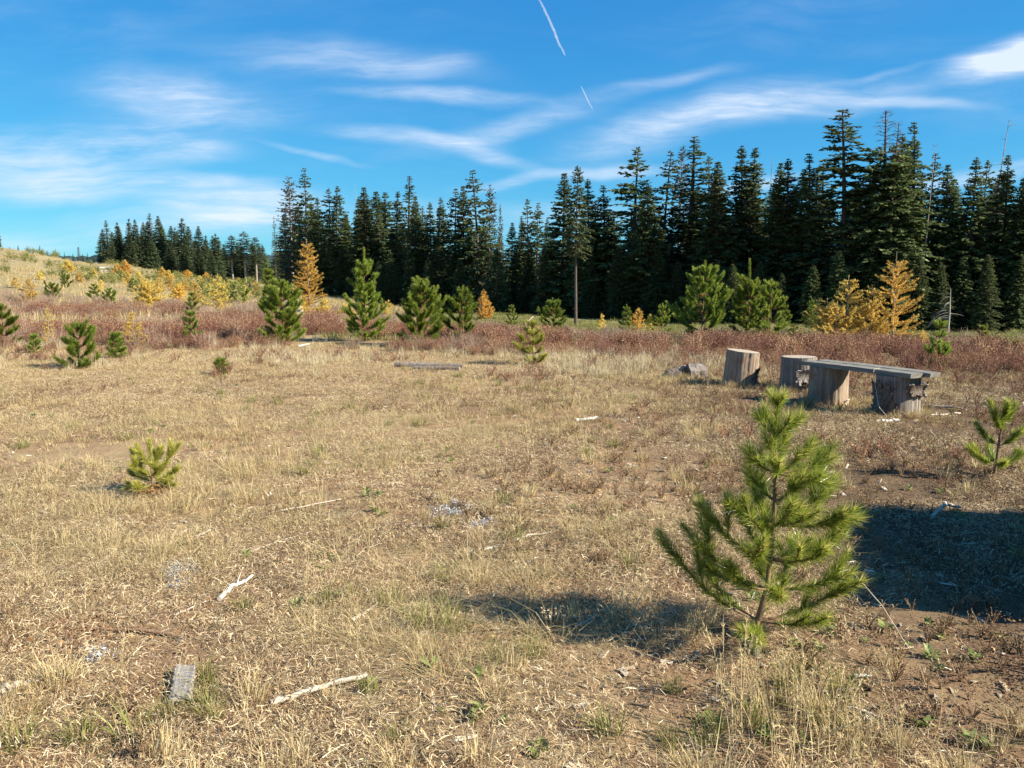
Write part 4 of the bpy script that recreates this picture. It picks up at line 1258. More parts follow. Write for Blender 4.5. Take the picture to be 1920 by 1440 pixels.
larch(612, 602, 556, 44, 'short golden larch at the right foot of the tallest larch', 76, LA, stems=2)
larch(648, 604, 566, 52, 'low spreading golden larch left of the tall leadered pine', 77, LA, stems=2)
larch(1487, 648, 606, 34, 'low yellow larch left of the bright larch clump', 78, LA)
larch(1727, 650, 618, 32, 'low yellow larch right of the large amber larch', 79, LA)
larch(1870, 670, 640, 26, 'tiny orange larch at far right under the forest', 80, LA, 'larch_o')
larch(728, 602, 562, 34, 'larch showing between the tall leadered pine and bushiest pine', 81, LA)
larch(92, 650, 572, 16, 'thin reddish larch whip in the thicket at far left', 82, LA, 'larch_o', dens=.4)
larch(305, 522, 500, 18, 'small larch before the shaded foot of the far clump', 83, LA, 'larch_pale')
larch(318, 530, 506, 20, 'small golden larch right of the far clump foot larch', 84, LA, 'larch_pale')
larch(352, 524, 506, 20, 'small rusty larch under the broad far fir', 85, LA, 'larch_o')
larch(388, 528, 510, 16, 'small orange larch below the bare trunked far pines', 86, LA, 'larch_o')
larch(1128, 620, 588, 18, 'tiny larch in the olive turf right of bare trunk', 87, LA)
larch(565, 606, 552, 40, 'low golden larch at the left foot of the tallest larch', 88, LA, stems=2)

TINY = 'tiny golden larch seedling scattered over the left slope'
for q, (px_, yb_, w_) in enumerate([(30, 540, 14), (75, 525, 12), (150, 532, 16), (190, 548, 16), (240, 536, 18), (300, 552, 22), (320, 545, 18), (392, 560, 20), (430, 552, 18), (460, 566, 22), (480, 556, 20), (500, 572, 22), (175, 520, 12), (260, 528, 14), (350, 548, 16), (375, 538, 14), (420, 538, 14), (450, 545, 16)]):
    larch(px_, yb_, yb_ - w_ * 1.5, w_, TINY, 300 + q, 'tiny larch seedlings on the left slope', 'larch_pale', dens=.6)


def bough(o, p0, tip, rng, t0, per_m, nl, nw, sag=.12, shoots=2, mats=None, rad=.006, amin=.30, amax=.95):
    """one branch part of a near sapling: wood and needles"""
    mb = MB(); p0 = np.asarray(p0, float); tip = np.asarray(tip, float)
    L = np.linalg.norm(tip - p0)
    hor = (tip - p0) * np.array([1, 1, 0])
    midp = p0 + hor * .58 + np.array([0, 0, (tip - p0)[2] * .30 - sag * L * .3])
    pth = curve3(p0, midp, tip, 9)
    tube(mb, pth, np.linspace(rad, rad * .45, 9), 5, .5, 1, True, rng=rng)
    brush(mb, pth, t0, int(L * (1 - t0) * per_m), nl, nw, rng, tip_tint=.30, amin=amin, amax=amax, base_t=.48)
    for s in range(shoots):
        tt = rng.uniform(.42, .80); q, d = path_at(pth, [tt]); pr = perp(d, rng)[0]; pr[2] = abs(pr[2]) * .5 + .15
        l2 = L * rng.uniform(.26, .42); e = q[0] + norm(d[0] + pr * .9) * l2 + np.array([0, 0, l2 * .2])
        p2 = curve3(q[0], (q[0] + e) / 2 - np.array([0, 0, .02 * L]), e, 6)
        tube(mb, p2, np.linspace(rad * .6, rad * .35, 6), 4, .5, 1, False, rng=rng)
        brush(mb, p2, .12, int(l2 * per_m * .95), nl, nw, rng, tip_tint=.30, amin=amin, amax=amax, base_t=.50)
    return mb.build('branch', mats or [M['sap'], M['sap_bark']], o)


def near_sapling():
    rng = np.random.default_rng(404)
    bx, by, bz = hit(1424, 1206)
    o = empty('pine_sapling', (bx, by, bz - .02), 'large bright green pine sapling in the right foreground', 'pine sapling')
    H = top_z(733, by, 1440) - bz; k = H / 477.0
    P = lambda px, py, dy=0.0: np.array([(px - 1424) * k, dy, (1206 - py) * k])
    tp = np.array([P(1424, 1206), P(1420, 1156), P(1434, 1090), P(1437, 1037), P(1442, 970), P(1441, 872), P(1439, 801), P(1440, 735)])
    tp = np.vstack([tp[:1] - np.array([0, 0, .03]), tp])
    mb = MB(); tube(mb, tp, [.021, .0185, .016, .0115, .0105, .009, .007, .0055, .003], 8, .5, 0, wob=.05, rng=rng)
    mb.build('trunk', M['sap_bark'], o)
    W1, W2, W3, W4, W5, W6 = (1420, 1156), (1434, 1095), (1436, 1037), (1442, 970), (1442, 872), (1439, 801)
    boughs = [
        (W1, (1236, 992, .04), .42, 1), (W1, (1590, 1092, .05), .40, 2), (W1, (1388, 1150, -.26), .35, 1), (W1, (1480, 1105, .30), .35, 1), (W1, (1520, 1125, -.16), .4, 1), (W1, (1345, 1100, .2), .45, 1),
        (W2, (1283, 985, .10), .45, 2), (W2, (1577, 1050, -.08), .35, 2), (W2, (1425, 1062, -.26), .3, 1), (W2, (1350, 1040, -.12), .4, 2), (W2, (1510, 1050, .18), .4, 1),
        (W3, (1302, 930, -.03), .48, 2), (W3, (1580, 1000, .05), .40, 2), (W3, (1370, 985, -.22), .35, 2), (W3, (1505, 985, -.24), .35, 2), (W3, (1460, 960, .25), .35, 1),
        (W4, (1346, 915, -.08), .45, 2), (W4, (1578, 945, -.10), .38, 2), (W4, (1572, 900, .10), .45, 2), (W4, (1440, 905, -.22), .35, 1), (W4, (1410, 890, .16), .4, 1), (W4, (1500, 925, -.15), .4, 1),
        (W5, (1384, 828, -.04), .40, 1), (W5, (1550, 846, .02), .40, 2), (W5, (1492, 806, -.08), .35, 1), (W5, (1425, 838, -.16), .3, 1), (W5, (1405, 845, .10), .35, 1), (W5, (1470, 822, .14), .35, 1),
        (W2, (1330, 1075, .12), .3, 2), (W3, (1540, 1040, .2), .3, 2), (W3, (1400, 960, .18), .3, 1), (W4, (1385, 945, -.2), .3, 2), (W4, (1525, 885, .18), .3, 1), (W5, (1520, 880, -.12), .3, 1),
        ((1442, 925), (1480, 870, -.08), .2, 1), ((1442, 925), (1400, 868, .06), .2, 1), ((1440, 838), (1470, 790, .05), .2, 0), ((1440, 838), (1412, 796, -.05), .2, 0),
        (W6, (1406, 764, .0), .2, 0), (W6, (1478, 768, -.02), .2, 0), (W6, (1448, 765, -.09), .2, 0), (W6, (1428, 758, .07), .2, 0),
    ]
    for (s, (tx, ty, dy), t0, sh) in boughs:
        bough(o, P(*s), P(tx, ty, dy), rng, t0 * .55, 1900, .074, .0029, .18, sh + 1, rad=.0062, amin=.35, amax=1.15)
    top = MB(); pth = path_at(tp, np.linspace(.84, 1.0, 8))[0]
    brush(top, pth, .0, 520, .066, .0029, rng, tip_tint=.35, amin=.25, amax=.85, base_t=.5)
    for q in range(4):
        a = q * 1.57 + .4; e = pth[-2] + np.array([math.cos(a) * .035, math.sin(a) * .035, .045])
        brush(top, curve3(pth[-2], (pth[-2] + e) / 2, e, 4), .1, 160, .055, .0021, rng, tip_tint=.4, base_t=.55)
    brush(top, path_at(tp, np.linspace(.44, .86, 14))[0], 0, 420, .07, .0028, rng, tip_tint=.0, amin=.5, amax=1.2, base_t=.38)
    top.build('leader', [M['sap']], o)


near_sapling()


def right_sapling():
    rng = np.random.default_rng(91)
    bx, by, bz = hit(1862, 898)
    o = empty('pine_sapling', (bx, by, bz - .02), 'sparse thin pine sapling near the right picture edge beyond the shadow', 'pine sapling')
    H = top_z(746, by, 1862) - bz; k = H / 152.0
    P = lambda px, py, dy=0.0: np.array([(px - 1862) * k, dy, (898 - py) * k])
    tp = np.array([P(1862, 902), P(1866, 862), P(1868, 820), P(1872, 785), P(1876, 748)])
    mb = MB(); tube(mb, tp, [.013, .011, .009, .007, .004], 7, .5, 0, rng=rng); mb.build('trunk', M['sap_bark'], o)
    for (s, tip, t0, sh) in [((1865, 866), (1806, 832, -.05), .3, 1), ((1865, 866), (1922, 848, .05), .3, 1), ((1865, 866), (1850, 850, -.22), .4, 0), ((1865, 866), (1885, 845, .25), .4, 0), ((1868, 830), (1838, 795, .1), .3, 0), ((1868, 830), (1900, 800, -.05), .3, 1), ((1870, 800), (1848, 765, -.05), .25, 0),
                             ((1872, 790), (1850, 752, .02), .2, 0), ((1872, 790), (1895, 756, .02), .2, 1), ((1874, 775), (1868, 750, -.08), .2, 0)]:
        bough(o, P(*s), P(*tip), rng, t0 * .5, 3000, .075, .0048, .1, sh, rad=.005)
    t = MB(); brush(t, path_at(tp, np.linspace(.62, 1, 6))[0], 0, 700, .06, .0040, rng, base_t=.45); t.build('leader', [M['sap']], o)


right_sapling()


def left_sapling():
    rng = np.random.default_rng(92)
    bx, by, bz = hit(285, 930)
    o = empty('pine_sapling', (bx, by, bz - .01), 'small yellowish bushy pine seedling in the left clearing with rusty base', 'pine sapling')
    H = top_z(822, by, 285) - bz; k = H / 108.0
    P = lambda px, py, dy=0.0: np.array([(px - 285) * k, dy, (930 - py) * k])
    tp = np.array([P(285, 934), P(287, 900), P(286, 860), P(286, 824)])
    mb = MB(); tube(mb, tp, [.008, .007, .005, .003], 6, .5, 0, rng=rng); mb.build('trunk', M['sap_bark'], o)
    ym = [M['yel_pine'], M['sap_bark']]
    for (s, tip) in [((287, 910), (240, 912, -.03)), ((287, 910), (330, 905, -.02)), ((287, 912), (270, 905, -.14)), ((287, 912), (300, 900, .14)), ((287, 895), (252, 842, .0)), ((287, 895), (326, 838, .02)), ((287, 890), (262, 866, -.10)),
                     ((287, 890), (310, 868, -.10)), ((286, 880), (292, 850, .10)), ((286, 872), (266, 832, -.03)), ((286, 872), (304, 840, .03)), ((286, 900), (245, 890, .08)), ((286, 900), (322, 886, .08))]:
        bough(o, P(*s), P(*tip), rng, .10, 3600, .052, .0034, .12, 2, mats=ym, rad=.004)
    t = MB(); brush(t, path_at(tp, np.linspace(.55, 1, 6))[0], 0, 420, .05, .0034, rng, base_t=.5); t.build('leader', [M['yel_pine']], o)
    d = MB(); n = 420; a = rng.random(n) * 6.283; r = .13 * np.sqrt(rng.random(n))
    q = np.stack([r * np.cos(a) + .02, r * np.sin(a) - .05, rng.uniform(0, .10, n)], 1); dd = norm(rng.normal(size=(n, 3))); 
    diamonds(d, q, dd, perp(dd, rng), rng.uniform(.015, .035, n), rng.uniform(.004, .01, n), rng.random(n) * .6, 0)
    d.build('withered_base', M['leaf_brown'], o)


left_sapling()


# ------------------------------------------------------------------ stumps, bench, logs
def stump_body(mb, r, h, rng, flare=.06, top_tilt=(0, 0), sides=110, rows=14):
    th = np.linspace(0, 2 * np.pi, sides, endpoint=False)
    lump = 1 + .035 * np.sin(th * 2 + rng.random() * 6) + .02 * np.sin(th * 5 + rng.random() * 6) + .008 * rng.normal(size=sides)
    crack = np.zeros(sides)
    for _ in range(11):                                   # drying cracks down the grain
        c_ = rng.integers(0, sides); crack[c_] += rng.uniform(.03, .09); crack[(c_ + 1) % sides] += rng.uniform(.0, .05)
    ridge = .010 * rng.normal(size=sides)
    V = []
    for i in range(rows):
        f = i / (rows - 1); ck = crack * np.clip(rng.normal(.8, .3, sides), .1, 1.2)
        rr = r * (1 + flare * (1 - f) ** 2) * lump * (1 + ridge + .004 * rng.normal(size=sides) - ck)
        x, y = rr * np.cos(th), rr * np.sin(th)
        zz = -.04 + (h + .04) * f + f * (x * top_tilt[0] + y * top_tilt[1])
        V.append(np.stack([x, y, zz], 1))
    V = np.concatenate(V)
    i = np.arange(rows - 1)[:, None] * sides; j = np.arange(sides)[None, :]; k = (j + 1) % sides
    A, B, C, D = (i + j).ravel(), (i + k).ravel(), (i + sides + k).ravel(), (i + sides + j).ravel()
    mb.add(V, np.concatenate([np.stack([A, B, C], 1), np.stack([A, C, D], 1)]), .5, 0, True)
    ring = V[-sides:]
    return ring


def cut_face(ring, name, parent):
    mb = MB(); c = ring.mean(0); n = len(ring)
    rings = [c + (ring - c) * s for s in (.997, .7, .4)]
    V = np.vstack([q + np.array([0, 0, .003]) for q in rings] + [[c + np.array([0, 0, .003])]])
    f = []
    for a in range(2):
        for q in range(n):
            q2 = (q + 1) % n
            f += [[a * n + q, a * n + q2, (a + 1) * n + q2], [a * n + q, (a + 1) * n + q2, (a + 1) * n + q]]
    f += [[2 * n + q, 2 * n + (q + 1) % n, 3 * n] for q in range(n)]
    mb.add(V, f, .5, 0, False)
    return mb.build(name, M['rings'], parent)


def bark_plate(parent, r, a0, a1, z0, z1, seed, curl=.03, mat='stump_bark', hole=.34, thick=.012):
    """a torn plate of bark standing off the trunk"""
    rng = np.random.default_rng(seed); na, nz_ = 16, 14
    A = np.linspace(a0, a1, na); Z = np.linspace(z0, z1, nz_)
    AA, ZZ = np.meshgrid(A, Z)
    u_ = (AA - a0) / (a1 - a0) * 2 - 1; v_ = (ZZ - z0) / (z1 - z0) * 2 - 1
    nz2 = fbm(AA * 7 + seed, ZZ * 18 + seed, 4)
    rr = r + .006 + curl * (np.abs(u_) ** 2 * .5 + np.abs(v_) ** 2 * .5) * (0.5 + nz2) + (nz2 - .5) * .02
    V = np.stack([rr * np.cos(AA), rr * np.sin(AA), ZZ + (nz2 - .5) * .03], -1).reshape(-1, 3)
    edge = np.maximum(np.abs(u_), np.abs(v_)); keepv = (edge + (fbm(AA * 9 + seed * 2, ZZ * 25, 3) - .5) * 1.5) < 1.0 - hole * .2
    bm = bmesh.new(); vs_ = [bm.verts.new(p) for p in V]
    for i in range(nz_ - 1):
        for j in range(na - 1):
            if keepv[i, j] and keepv[i + 1, j + 1]:
                bm.faces.new((vs_[i * na + j], vs_[i * na + j + 1], vs_[(i + 1) * na + j + 1], vs_[(i + 1) * na + j]))
    bmesh.ops.delete(bm, geom=[q for q in bm.verts if not q.link_faces], context='VERTS')
    ext = bmesh.ops.solidify(bm, geom=bm.faces[:], thickness=-thick)
    me = bpy.data.meshes.new('bark'); bm.to_mesh(me); bm.free(); me.materials.append(M[mat])
    o = bpy.data.objects.new('bark', me); COL.objects.link(o); o.parent = parent
    return o


def stump_seat(x, y, r, h, label, seed, tilt=(0, 0), mat='stump', group='stump seats', rz=0):
    rng = np.random.default_rng(seed)
    o = empty('stump_seat', (x, y, tz(x, y)), label, 'stump seat', group, rz)
    mb = MB(); ring = stump_body(mb, r, h, rng, top_tilt=tilt)
    mb.build('log_body', M[mat], o); cut_face(ring, 'cut_face', o)
    return o


s1 = stump_seat(3.23, 12.0, .222, .485, 'round log seat nearest the log chunks, tilted with a pale sloping top', 1, (-.02, .03))
s1.rotation_euler = (0, math.radians(5), 0)
bark_plate(s1, .226, -1.35, -.25, .02, .20, 3, .05, hole=1.2)
bark_plate(s1, .228, -1.0, -.6, .14, .30, 5, .06, 'twig_dark', hole=1.6)
s2 = stump_seat(3.93, 11.62, .225, .465, 'upright log seat behind the bench with torn bark and flat top', 2, (0, 0), 'stump_grey')
bark_plate(s2, .228, -2.0, -.9, .10, .33, 8, .10, 'stump_grey', hole=.3, thick=.016)
bark_plate(s2, .228, -1.7, -.6, .0, .14, 9, .06, hole=.8)


def plank(parent, L, W_, T, cx_, cy_, cz_, seed, jag=.012, mat='plank'):
    rng = np.random.default_rng(seed); n = 26
    xs = np.linspace(-L / 2, L / 2, n); prof = []
    mb = MB()
    e0 = rng.normal(0, .003, n); e1 = rng.normal(0, .003, n); sag = .006 * np.cos(np.linspace(-1.5, 1.5, n)) * rng.uniform(-1, 1)
    V = []
    for i, x in enumerate(xs):
        y0, y1 = -W_ / 2 + e0[i], W_ / 2 + e1[i]; b = .004
        t = T / 2 + rng.normal(0, .0012)
        for (yy, zz) in ((y0, -t), (y0, t - b), (y0 + b, t), ((y0 + y1) / 2, t - .002), (y1 - b, t), (y1, t - b), (y1, -t), (0, -t)):
            V.append([cx_ + x + (rng.normal(0, jag) if i in (0, n - 1) else 0), cy_ + yy, cz_ + zz + sag[i]])
    V = np.array(V); m = 8; f = []
    for i in range(n - 1):
        for j in range(m):
            j2 = (j + 1) % m
            f += [[i * m + j, (i + 1) * m + j, (i + 1) * m + j2], [i * m + j, (i + 1) * m + j2, i * m + j2]]
    for e in (0, n - 1):
        f += [[e * m, e * m + j, e * m + j + 1] for j in range(1, m - 1)]
    mb.add(V, f, .5, 0, False)
    return mb.build('plank', M[mat], parent)


BX, BY = 4.16, 10.0
ax = Vector((.47, -.88, 0)).normalized()              # long axis, towards the right end
bench = empty('log_bench', (BX, BY, tz(BX, BY)), 'rustic bench of grey weathered planks laid across two log rounds', 'bench', None, math.atan2(ax.y, ax.x))
plank(bench, 1.56, .205, .05, .0, -.105, .50, 1)
plank(bench, 1.60, .195, .05, .05, .105, .503, 2)
for i, (lx, r, h, sd) in enumerate(((-.52, .225, .474, 4), (.47, .235, .472, 5))):
    rng = np.random.default_rng(sd)
    mb = MB(); ring = stump_body(mb, r, h, rng, .04)
    leg = mb.build('leg', M['stump'] if i == 0 else M['stump_grey'], bench); leg.location = (lx, -.0, 0)
    cut_face(ring, 'cut_face', leg)
    rot = -math.atan2(ax.y, ax.x)
    if i == 1:
        bark_plate(leg, r + .004, rot - 1.75, rot - .2, .24, .40, 21, .07, hole=.4, thick=.018)
        bark_plate(leg, r + .012, rot - .9, rot + .25, .22, .40, 22, .08, 'stump_grey', hole=.6, thick=.015)
        bark_plate(leg, r + .002, rot - 3.5, rot - 2.0, .0, .42, 23, .04, hole=.6)
    else:
        bark_plate(leg, r + .002, rot - 1.1, rot - .3, .0, .09, 24, .05, 'twig_pale', hole=1.2)


def stick(pts, r0, r1, mat, label, name='stick', cat='stick', group='sticks lying on the ground', twigs=0, seed=0, flat=False, sides=7):
    rng = np.random.default_rng(seed + 900); pts = np.asarray(pts, float)
    c = pts.mean(0); base = Vector((c[0], c[1], min(pts[:, 2])))
    mb = MB(); n = len(pts); t = np.linspace(0, n - 1, 14)
    P = np.stack([np.interp(t, np.arange(n), pts[:, k]) for k in range(3)], 1) - np.array(base)
    P[1:-1] += rng.normal(0, r0 * (.25 if r0 < .03 else .06), P[1:-1].shape)
    tube(mb, P, np.linspace(r0, r1, 14), sides, .5, 0, True, not flat, .10 if r0 < .03 else .03, rng)
    for _ in range(twigs):
        q, d = path_at(P, [rng.uniform(.2, .9)]); e = q[0] + norm(d[0] + perp(d, rng)[0] * .8) * rng.uniform(.03, .09); e[2] = abs(e[2]) + .004
        tube(mb, np.array([q[0], (q[0] + e) / 2 + np.array([0, 0, .004]), e]), [r1 * .6, r1 * .4, r1 * .2], 4, .5, 0, True, rng=rng)
    o = mb.build(name, M[mat]); o.location = base
    return tag(o, label, cat, group)


def g3(px, py, lift=.012):
    x, y, z = hit(px, py); return (x, y, z + lift)


stick([g3(411, 1130, .014), g3(428, 1116, .022), g3(440, 1106, .026), g3(452, 1101, .022), g3(474, 1090, .03)], .013, .006, 'twig_white', 'short white crooked branch lying left of centre, paint bright', twigs=4, seed=1)
stick([g3(508, 1327, .018), g3(600, 1300, .022), g3(688, 1275, .02)], .013, .009, 'twig_pale', 'long straight pale stick in the left foreground by grass tufts', seed=2)
stick([g3(176, 1184, .014), g3(230, 1188, .018), g3(290, 1191, .015), g3(332, 1200, .010), g3(346, 1206, .008)], .007, .010, 'twig_brown', 'thin brown stick with broken right end at left foreground', seed=3)
stick([g3(0, 1308, .02), g3(35, 1294, .024), g3(70, 1284, .018)], .022, .012, 'twig_pale', 'pale split stick cut by the left picture edge', seed=4, flat=True, sides=5)
stick([g3(660, 1170, .014), g3(690, 1152, .016), g3(711, 1132, .014)], .009, .006, 'twig_pale', 'short pale stick slanting left of the sapling shadow', seed=5)
stick([g3(880, 1042, .020), g3(945, 1029, .02)], .010, .008, 'twig_pale', 'short pale stick lying upon a dark one at the centre', seed=6)
stick([g3(858, 1049, .012), g3(905, 1048, .014), g3(945, 1047, .012)], .009, .007, 'twig_dark', 'dark stick lying under the short pale one at the centre', seed=7)
stick([g3(948, 1022, .014), g3(995, 1008, .016), g3(1032, 1002, .014)], .008, .006, 'twig_pale', 'pale stick continuing right of the crossed pair at centre', seed=8)
stick([g3(470, 1040, .012), g3(525, 1018, .014), g3(585, 1001, .012)], .006, .005, 'twig_pale', 'long thin straw pale stick lying left of centre midway', seed=9)
stick([g3(450, 970, .01), g3(520, 962, .012), g3(640, 938, .01)], .005, .004, 'twig_pale', 'very thin long pale stem lying across the left clearing', seed=10)
stick([g3(330, 1157, .01), g3(390, 1132, .012)], .005, .004, 'twig_pale', 'thin pale stick just left of the white crooked branch', seed=11)
stick([g3(1080, 792, .02), g3(1124, 786, .025)], .022, .016, 'twig_white', 'pale wood splinter lying in mid clearing right of centre', seed=12, flat=True, sides=5)
stick([g3(1748, 976, .02), g3(1772, 958, .05)], .014, .010, 'twig_pale', 'stubby pale stick slanting at the edge of the big shadow', seed=13)
stick([g3(1768, 957, .05), g3(1800, 961, .03)], .012, .008, 'twig_pale', 'short pale stick pointing right from the big shadow edge', seed=14)
stick([g3(1590, 1336, .014), g3(1615, 1342, .016), g3(1652, 1356, .012)], .007, .004, 'twig_pale', 'tapered grey white stick in the right foreground dirt', seed=15, twigs=1)
stick([g3(1602, 1274, .014), g3(1632, 1274, .016)], .007, .006, 'twig_white', 'short white stick in right foreground above tapered one', seed=16)
stick([g3(1540, 1303, .010), g3(1600, 1299, .012)], .005, .004, 'twig_pale', 'thin pale twig in the right foreground left of short white stick', seed=17)
stick([g3(1612, 1286, .012), g3(1632, 1304, .012)], .009, .007, 'twig_dark', 'dark stubby stick below the short white one at right foreground', seed=18)
stick([g3(1640, 793, .02), g3(1685, 792, .02)], .022, .016, 'twig_white', 'white wood chip on the ground before the right bench leg', seed=19, flat=True, sides=5)
stick([g3(1738, 764, .02), g3(1790, 768, .03), g3(1812, 772, .02)], .012, .008, 'twig_pale', 'pale broken sticks heap right of the bench', seed=20, twigs=3)
stick([g3(1745, 782, .02), g3(1800, 778, .02)], .012, .008, 'twig_pale', 'second pale stick right of the bench, nearer', seed=21)
stick([g3(1085, 1180, .012), g3(1120, 1160, .02)], .007, .005, 'twig_pale', 'short pale stick at the upper edge of the sapling shadow', seed=22)
stick([g3(965, 1072, .012), g3(1008, 1050, .016)], .010, .006, 'twig_pale', 'flat pale splinter right below the crossed sticks', seed=23, flat=True, sides=5)
stick([g3(840, 994, .012), g3(768, 990, .012)], .005, .004, 'twig_pale', 'thin pale stick lying near the bluish flakes at centre', seed=24)
stick([g3(330, 1007, .012), g3(352, 998, .014)], .006, .005, 'twig_pale', 'small pale stick left of the green weed in left clearing', seed=25)
stick([g3(368, 1012, .012), g3(395, 998, .014)], .007, .005, 'twig_pale', 'small pale stick right of the green weed in left clearing', seed=26)
# bent root hanging at the bench
rx, ry = BX + ax.x * .33 - ax.y * 0, BY + ax.y * .33
bz0 = tz(BX, BY)
pn = Vector((ax.y, -ax.x, 0))          # towards the front side
fr = Vector((BX, BY, bz0)) + pn * .225
F3 = lambda a, k, z_: tuple(fr + ax * a + pn * k + Vector((0, 0, z_)))
stick([F3(.30, -.12, .538), F3(.31, .0, .534), F3(.33, .02, .46), F3(.42, .06, .26), F3(.50, .12, .13), F3(.62, .14, .06), F3(.70, .22, .01)], .0035, .0045, 'twig_pale', 'bleached bent root hanging from the bench top to the ground', name='root', cat='root', seed=31)


def board_piece():
    a = np.array(g3(332, 1322, 0)); b = np.array(g3(344, 1270, 0)); w_ = .078
    d = (b - a); L = np.linalg.norm(d[:2]); c = (a + b) / 2
    o = empty('board', (c[0], c[1], c[2]), 'grey weathered board end lying in the left foreground dirt', 'board', None, math.atan2(d[1], d[0]))
    o.rotation_euler = (0, math.radians(-6), math.atan2(d[1], d[0]))
    plank(o, L, w_, .028, 0, -.01, .026, 41, .012, 'pale_plank')


board_piece()


def fallen(pa, pb, r0, r1, label, mat, seed, lift):
    a, b = np.array(hit(*pa)), np.array(hit(*pb)); a[2] += lift; b[2] += lift
    return stick([a, (a + b) / 2, b], r0, r1, mat, label, 'fallen_log', 'log', 'logs lying by the thicket', 0, seed, False, 12)


fallen((741, 689), (868, 692), .055, .045, 'short grey log lying at the grass edge left of centre', 'stump_grey', 51, .045)
fallen((775, 693), (862, 694), .042, .036, 'shorter lower log lying in front of the grey log', 'stump_grey', 52, .02)
fallen((1185, 590), (1160, 604), .03, .02, 'thin pale fallen pole in the olive turf by the small larch', 'twig_pale', 53, .03)
fallen((985, 612), (1000, 596), .025, .02, 'pale slanting pole in the brush left of pale young pine', 'twig_pale', 54, .1)
fallen((184, 507), (212, 505), .12, .10, 'upper grey log of the pile on the left hillside', 'snag', 55, .30)
fallen((186, 511), (214, 510), .12, .10, 'lower grey log of the pile on the left hillside', 'snag', 56, .15)
fallen((560, 652), (580, 647), .022, .015, 'white short log at the thicket foot right of the broad pine', 'twig_white', 57, .03)


def log_chunk(px, py, L, r, rz, label, seed, mat, tilt=0):
    rng = np.random.default_rng(seed); x, y, z = hit(px, py)
    o = empty('log_chunk', (x, y, z), label, 'log chunk', 'log chunks beside the stump seats')
    o.rotation_euler = (0, tilt, rz)
    mb = MB(); n = 8; t = np.linspace(-L / 2, L / 2, n)
    th = np.linspace(0, math.pi, 12); V = []
    lump = 1 + rng.normal(0, .06, 12)
    for i in range(n):
        rr = r * lump * (1 + rng.normal(0, .03, 12)); xs = t[i] + (rng.normal(0, L * .05, 12) if i in (0, n - 1) else 0)
        V.append(np.stack([np.broadcast_to(xs, (12,)), rr * np.cos(th), rr * np.sin(th) * 1.15 - .02], 1))
    V = np.concatenate(V); f = []
    for i in range(n - 1):
        for j in range(12):
            j2 = (j + 1) % 12
            f += [[i * 12 + j, i * 12 + j2, (i + 1) * 12 + j2], [i * 12 + j, (i + 1) * 12 + j2, (i + 1) * 12 + j]]
    mb.add(V, f, .5, 0, False)
    for e in (0, n - 1):
        ring = V[e * 12:(e + 1) * 12]; c = ring.mean(0)
        mb.add(np.vstack([ring, c]), [[q, (q + 1) % 12, 12] for q in range(12)], .5, 1, False)
    mb.build('wood', [M[mat], M['stump_bark'] if mat != 'stump_bark' else M['rings']], o)
    return o


log_chunk(1262, 709, .17, .15, .4, 'dark upright log chunk, leftmost near the stump seats', 61, 'stump_bark', -.3)
log_chunk(1284, 706, .18, .165, 1.9, 'pale brown log chunk between the dark and the grey one', 62, 'stump')
log_chunk(1303, 707, .26, .185, .15, 'grey split log chunk with bright top, right one of three', 63, 'stump_grey')


def broken_stump():
    x, y, z = hit(561, 606); rng = np.random.default_rng(8)
    o = empty('broken_stump', (x, y, z), 'jagged grey standing stump behind the broad pine left of centre', 'stump')
    H = top_z(556, y) - z; mb = MB()
    tube(mb, [(0, 0, -.1), (0, 0, H * .5), (-.05, 0, H * .85), (-.08, 0, H)], [.16, .14, .09, .03], 9, .5, 0, True, wob=.12, rng=rng)
    tube(mb, [(0, 0, H * .78), (-.2, -.05, H * .85), (-.42, -.1, H * .80)], [.06, .05, .02], 6, .5, 0, True, wob=.15, rng=rng)
    mb.build('trunk', M['snag'], o)


broken_stump()


def dead_fir():
    """bleached dead top with drooping limbs in the shade, right"""
    x, y, z = at_depth(1781, 44.0); rng = np.random.default_rng(18)
    o = empty('dead_tree', (x, y, z), 'small bleached dead fir with drooping white limbs in forest shade', 'dead tree')
    H = top_z(542, y, 1781) - z; mb = MB(); br = MB()
    tube(mb, [(0, 0, -.1), (.03, 0, H * .5), (0, 0, H)], [.055, .04, .015], 7, .5, 0, rng=rng)
    for q in range(12):
        zz = H * rng.uniform(.35, .9); a = rng.uniform(2.2, 4.1) if q < 11 else rng.uniform(-.8, .8); L = rng.uniform(.5, 1.2)
        e = np.array([math.cos(a) * L, math.sin(a) * L * .5, zz - L * rng.uniform(-.1, .7)])
        tube(br, curve3((0, 0, zz), (e[0] * .6, e[1] * .6, zz + .02), e, 6), np.linspace(.012, .004, 6), 4, .5, 0, False, rng=rng)
    mb.build('trunk', M['snag'], o); br.build('limbs', M['snag'], o)


dead_fir()

# leaning straw stems that show singly
for i, (pa, pb, h, lb) in enumerate([((1705, 1220), (1595, 1068), .34, 'long single straw stem leaning over the dark shadow by the sapling'), ((60, 1068), (4, 1000), .12, 'thin dry stalk leaning at the left picture edge')]):
    a = np.array(g3(*pa, 0)); d = ray(*pb); tt = a[1] / d[1] * 1.02; b = np.array([0, 0, CAM_H]) + d * tt
    stick([a, a * .5 + b * .5 + np.array([.01, 0, .015]), b], .0022, .0012, 'twig_pale', lb, 'straw_stem', 'straw stem', 'single straw stems', 0, 70 + i, False, 4)

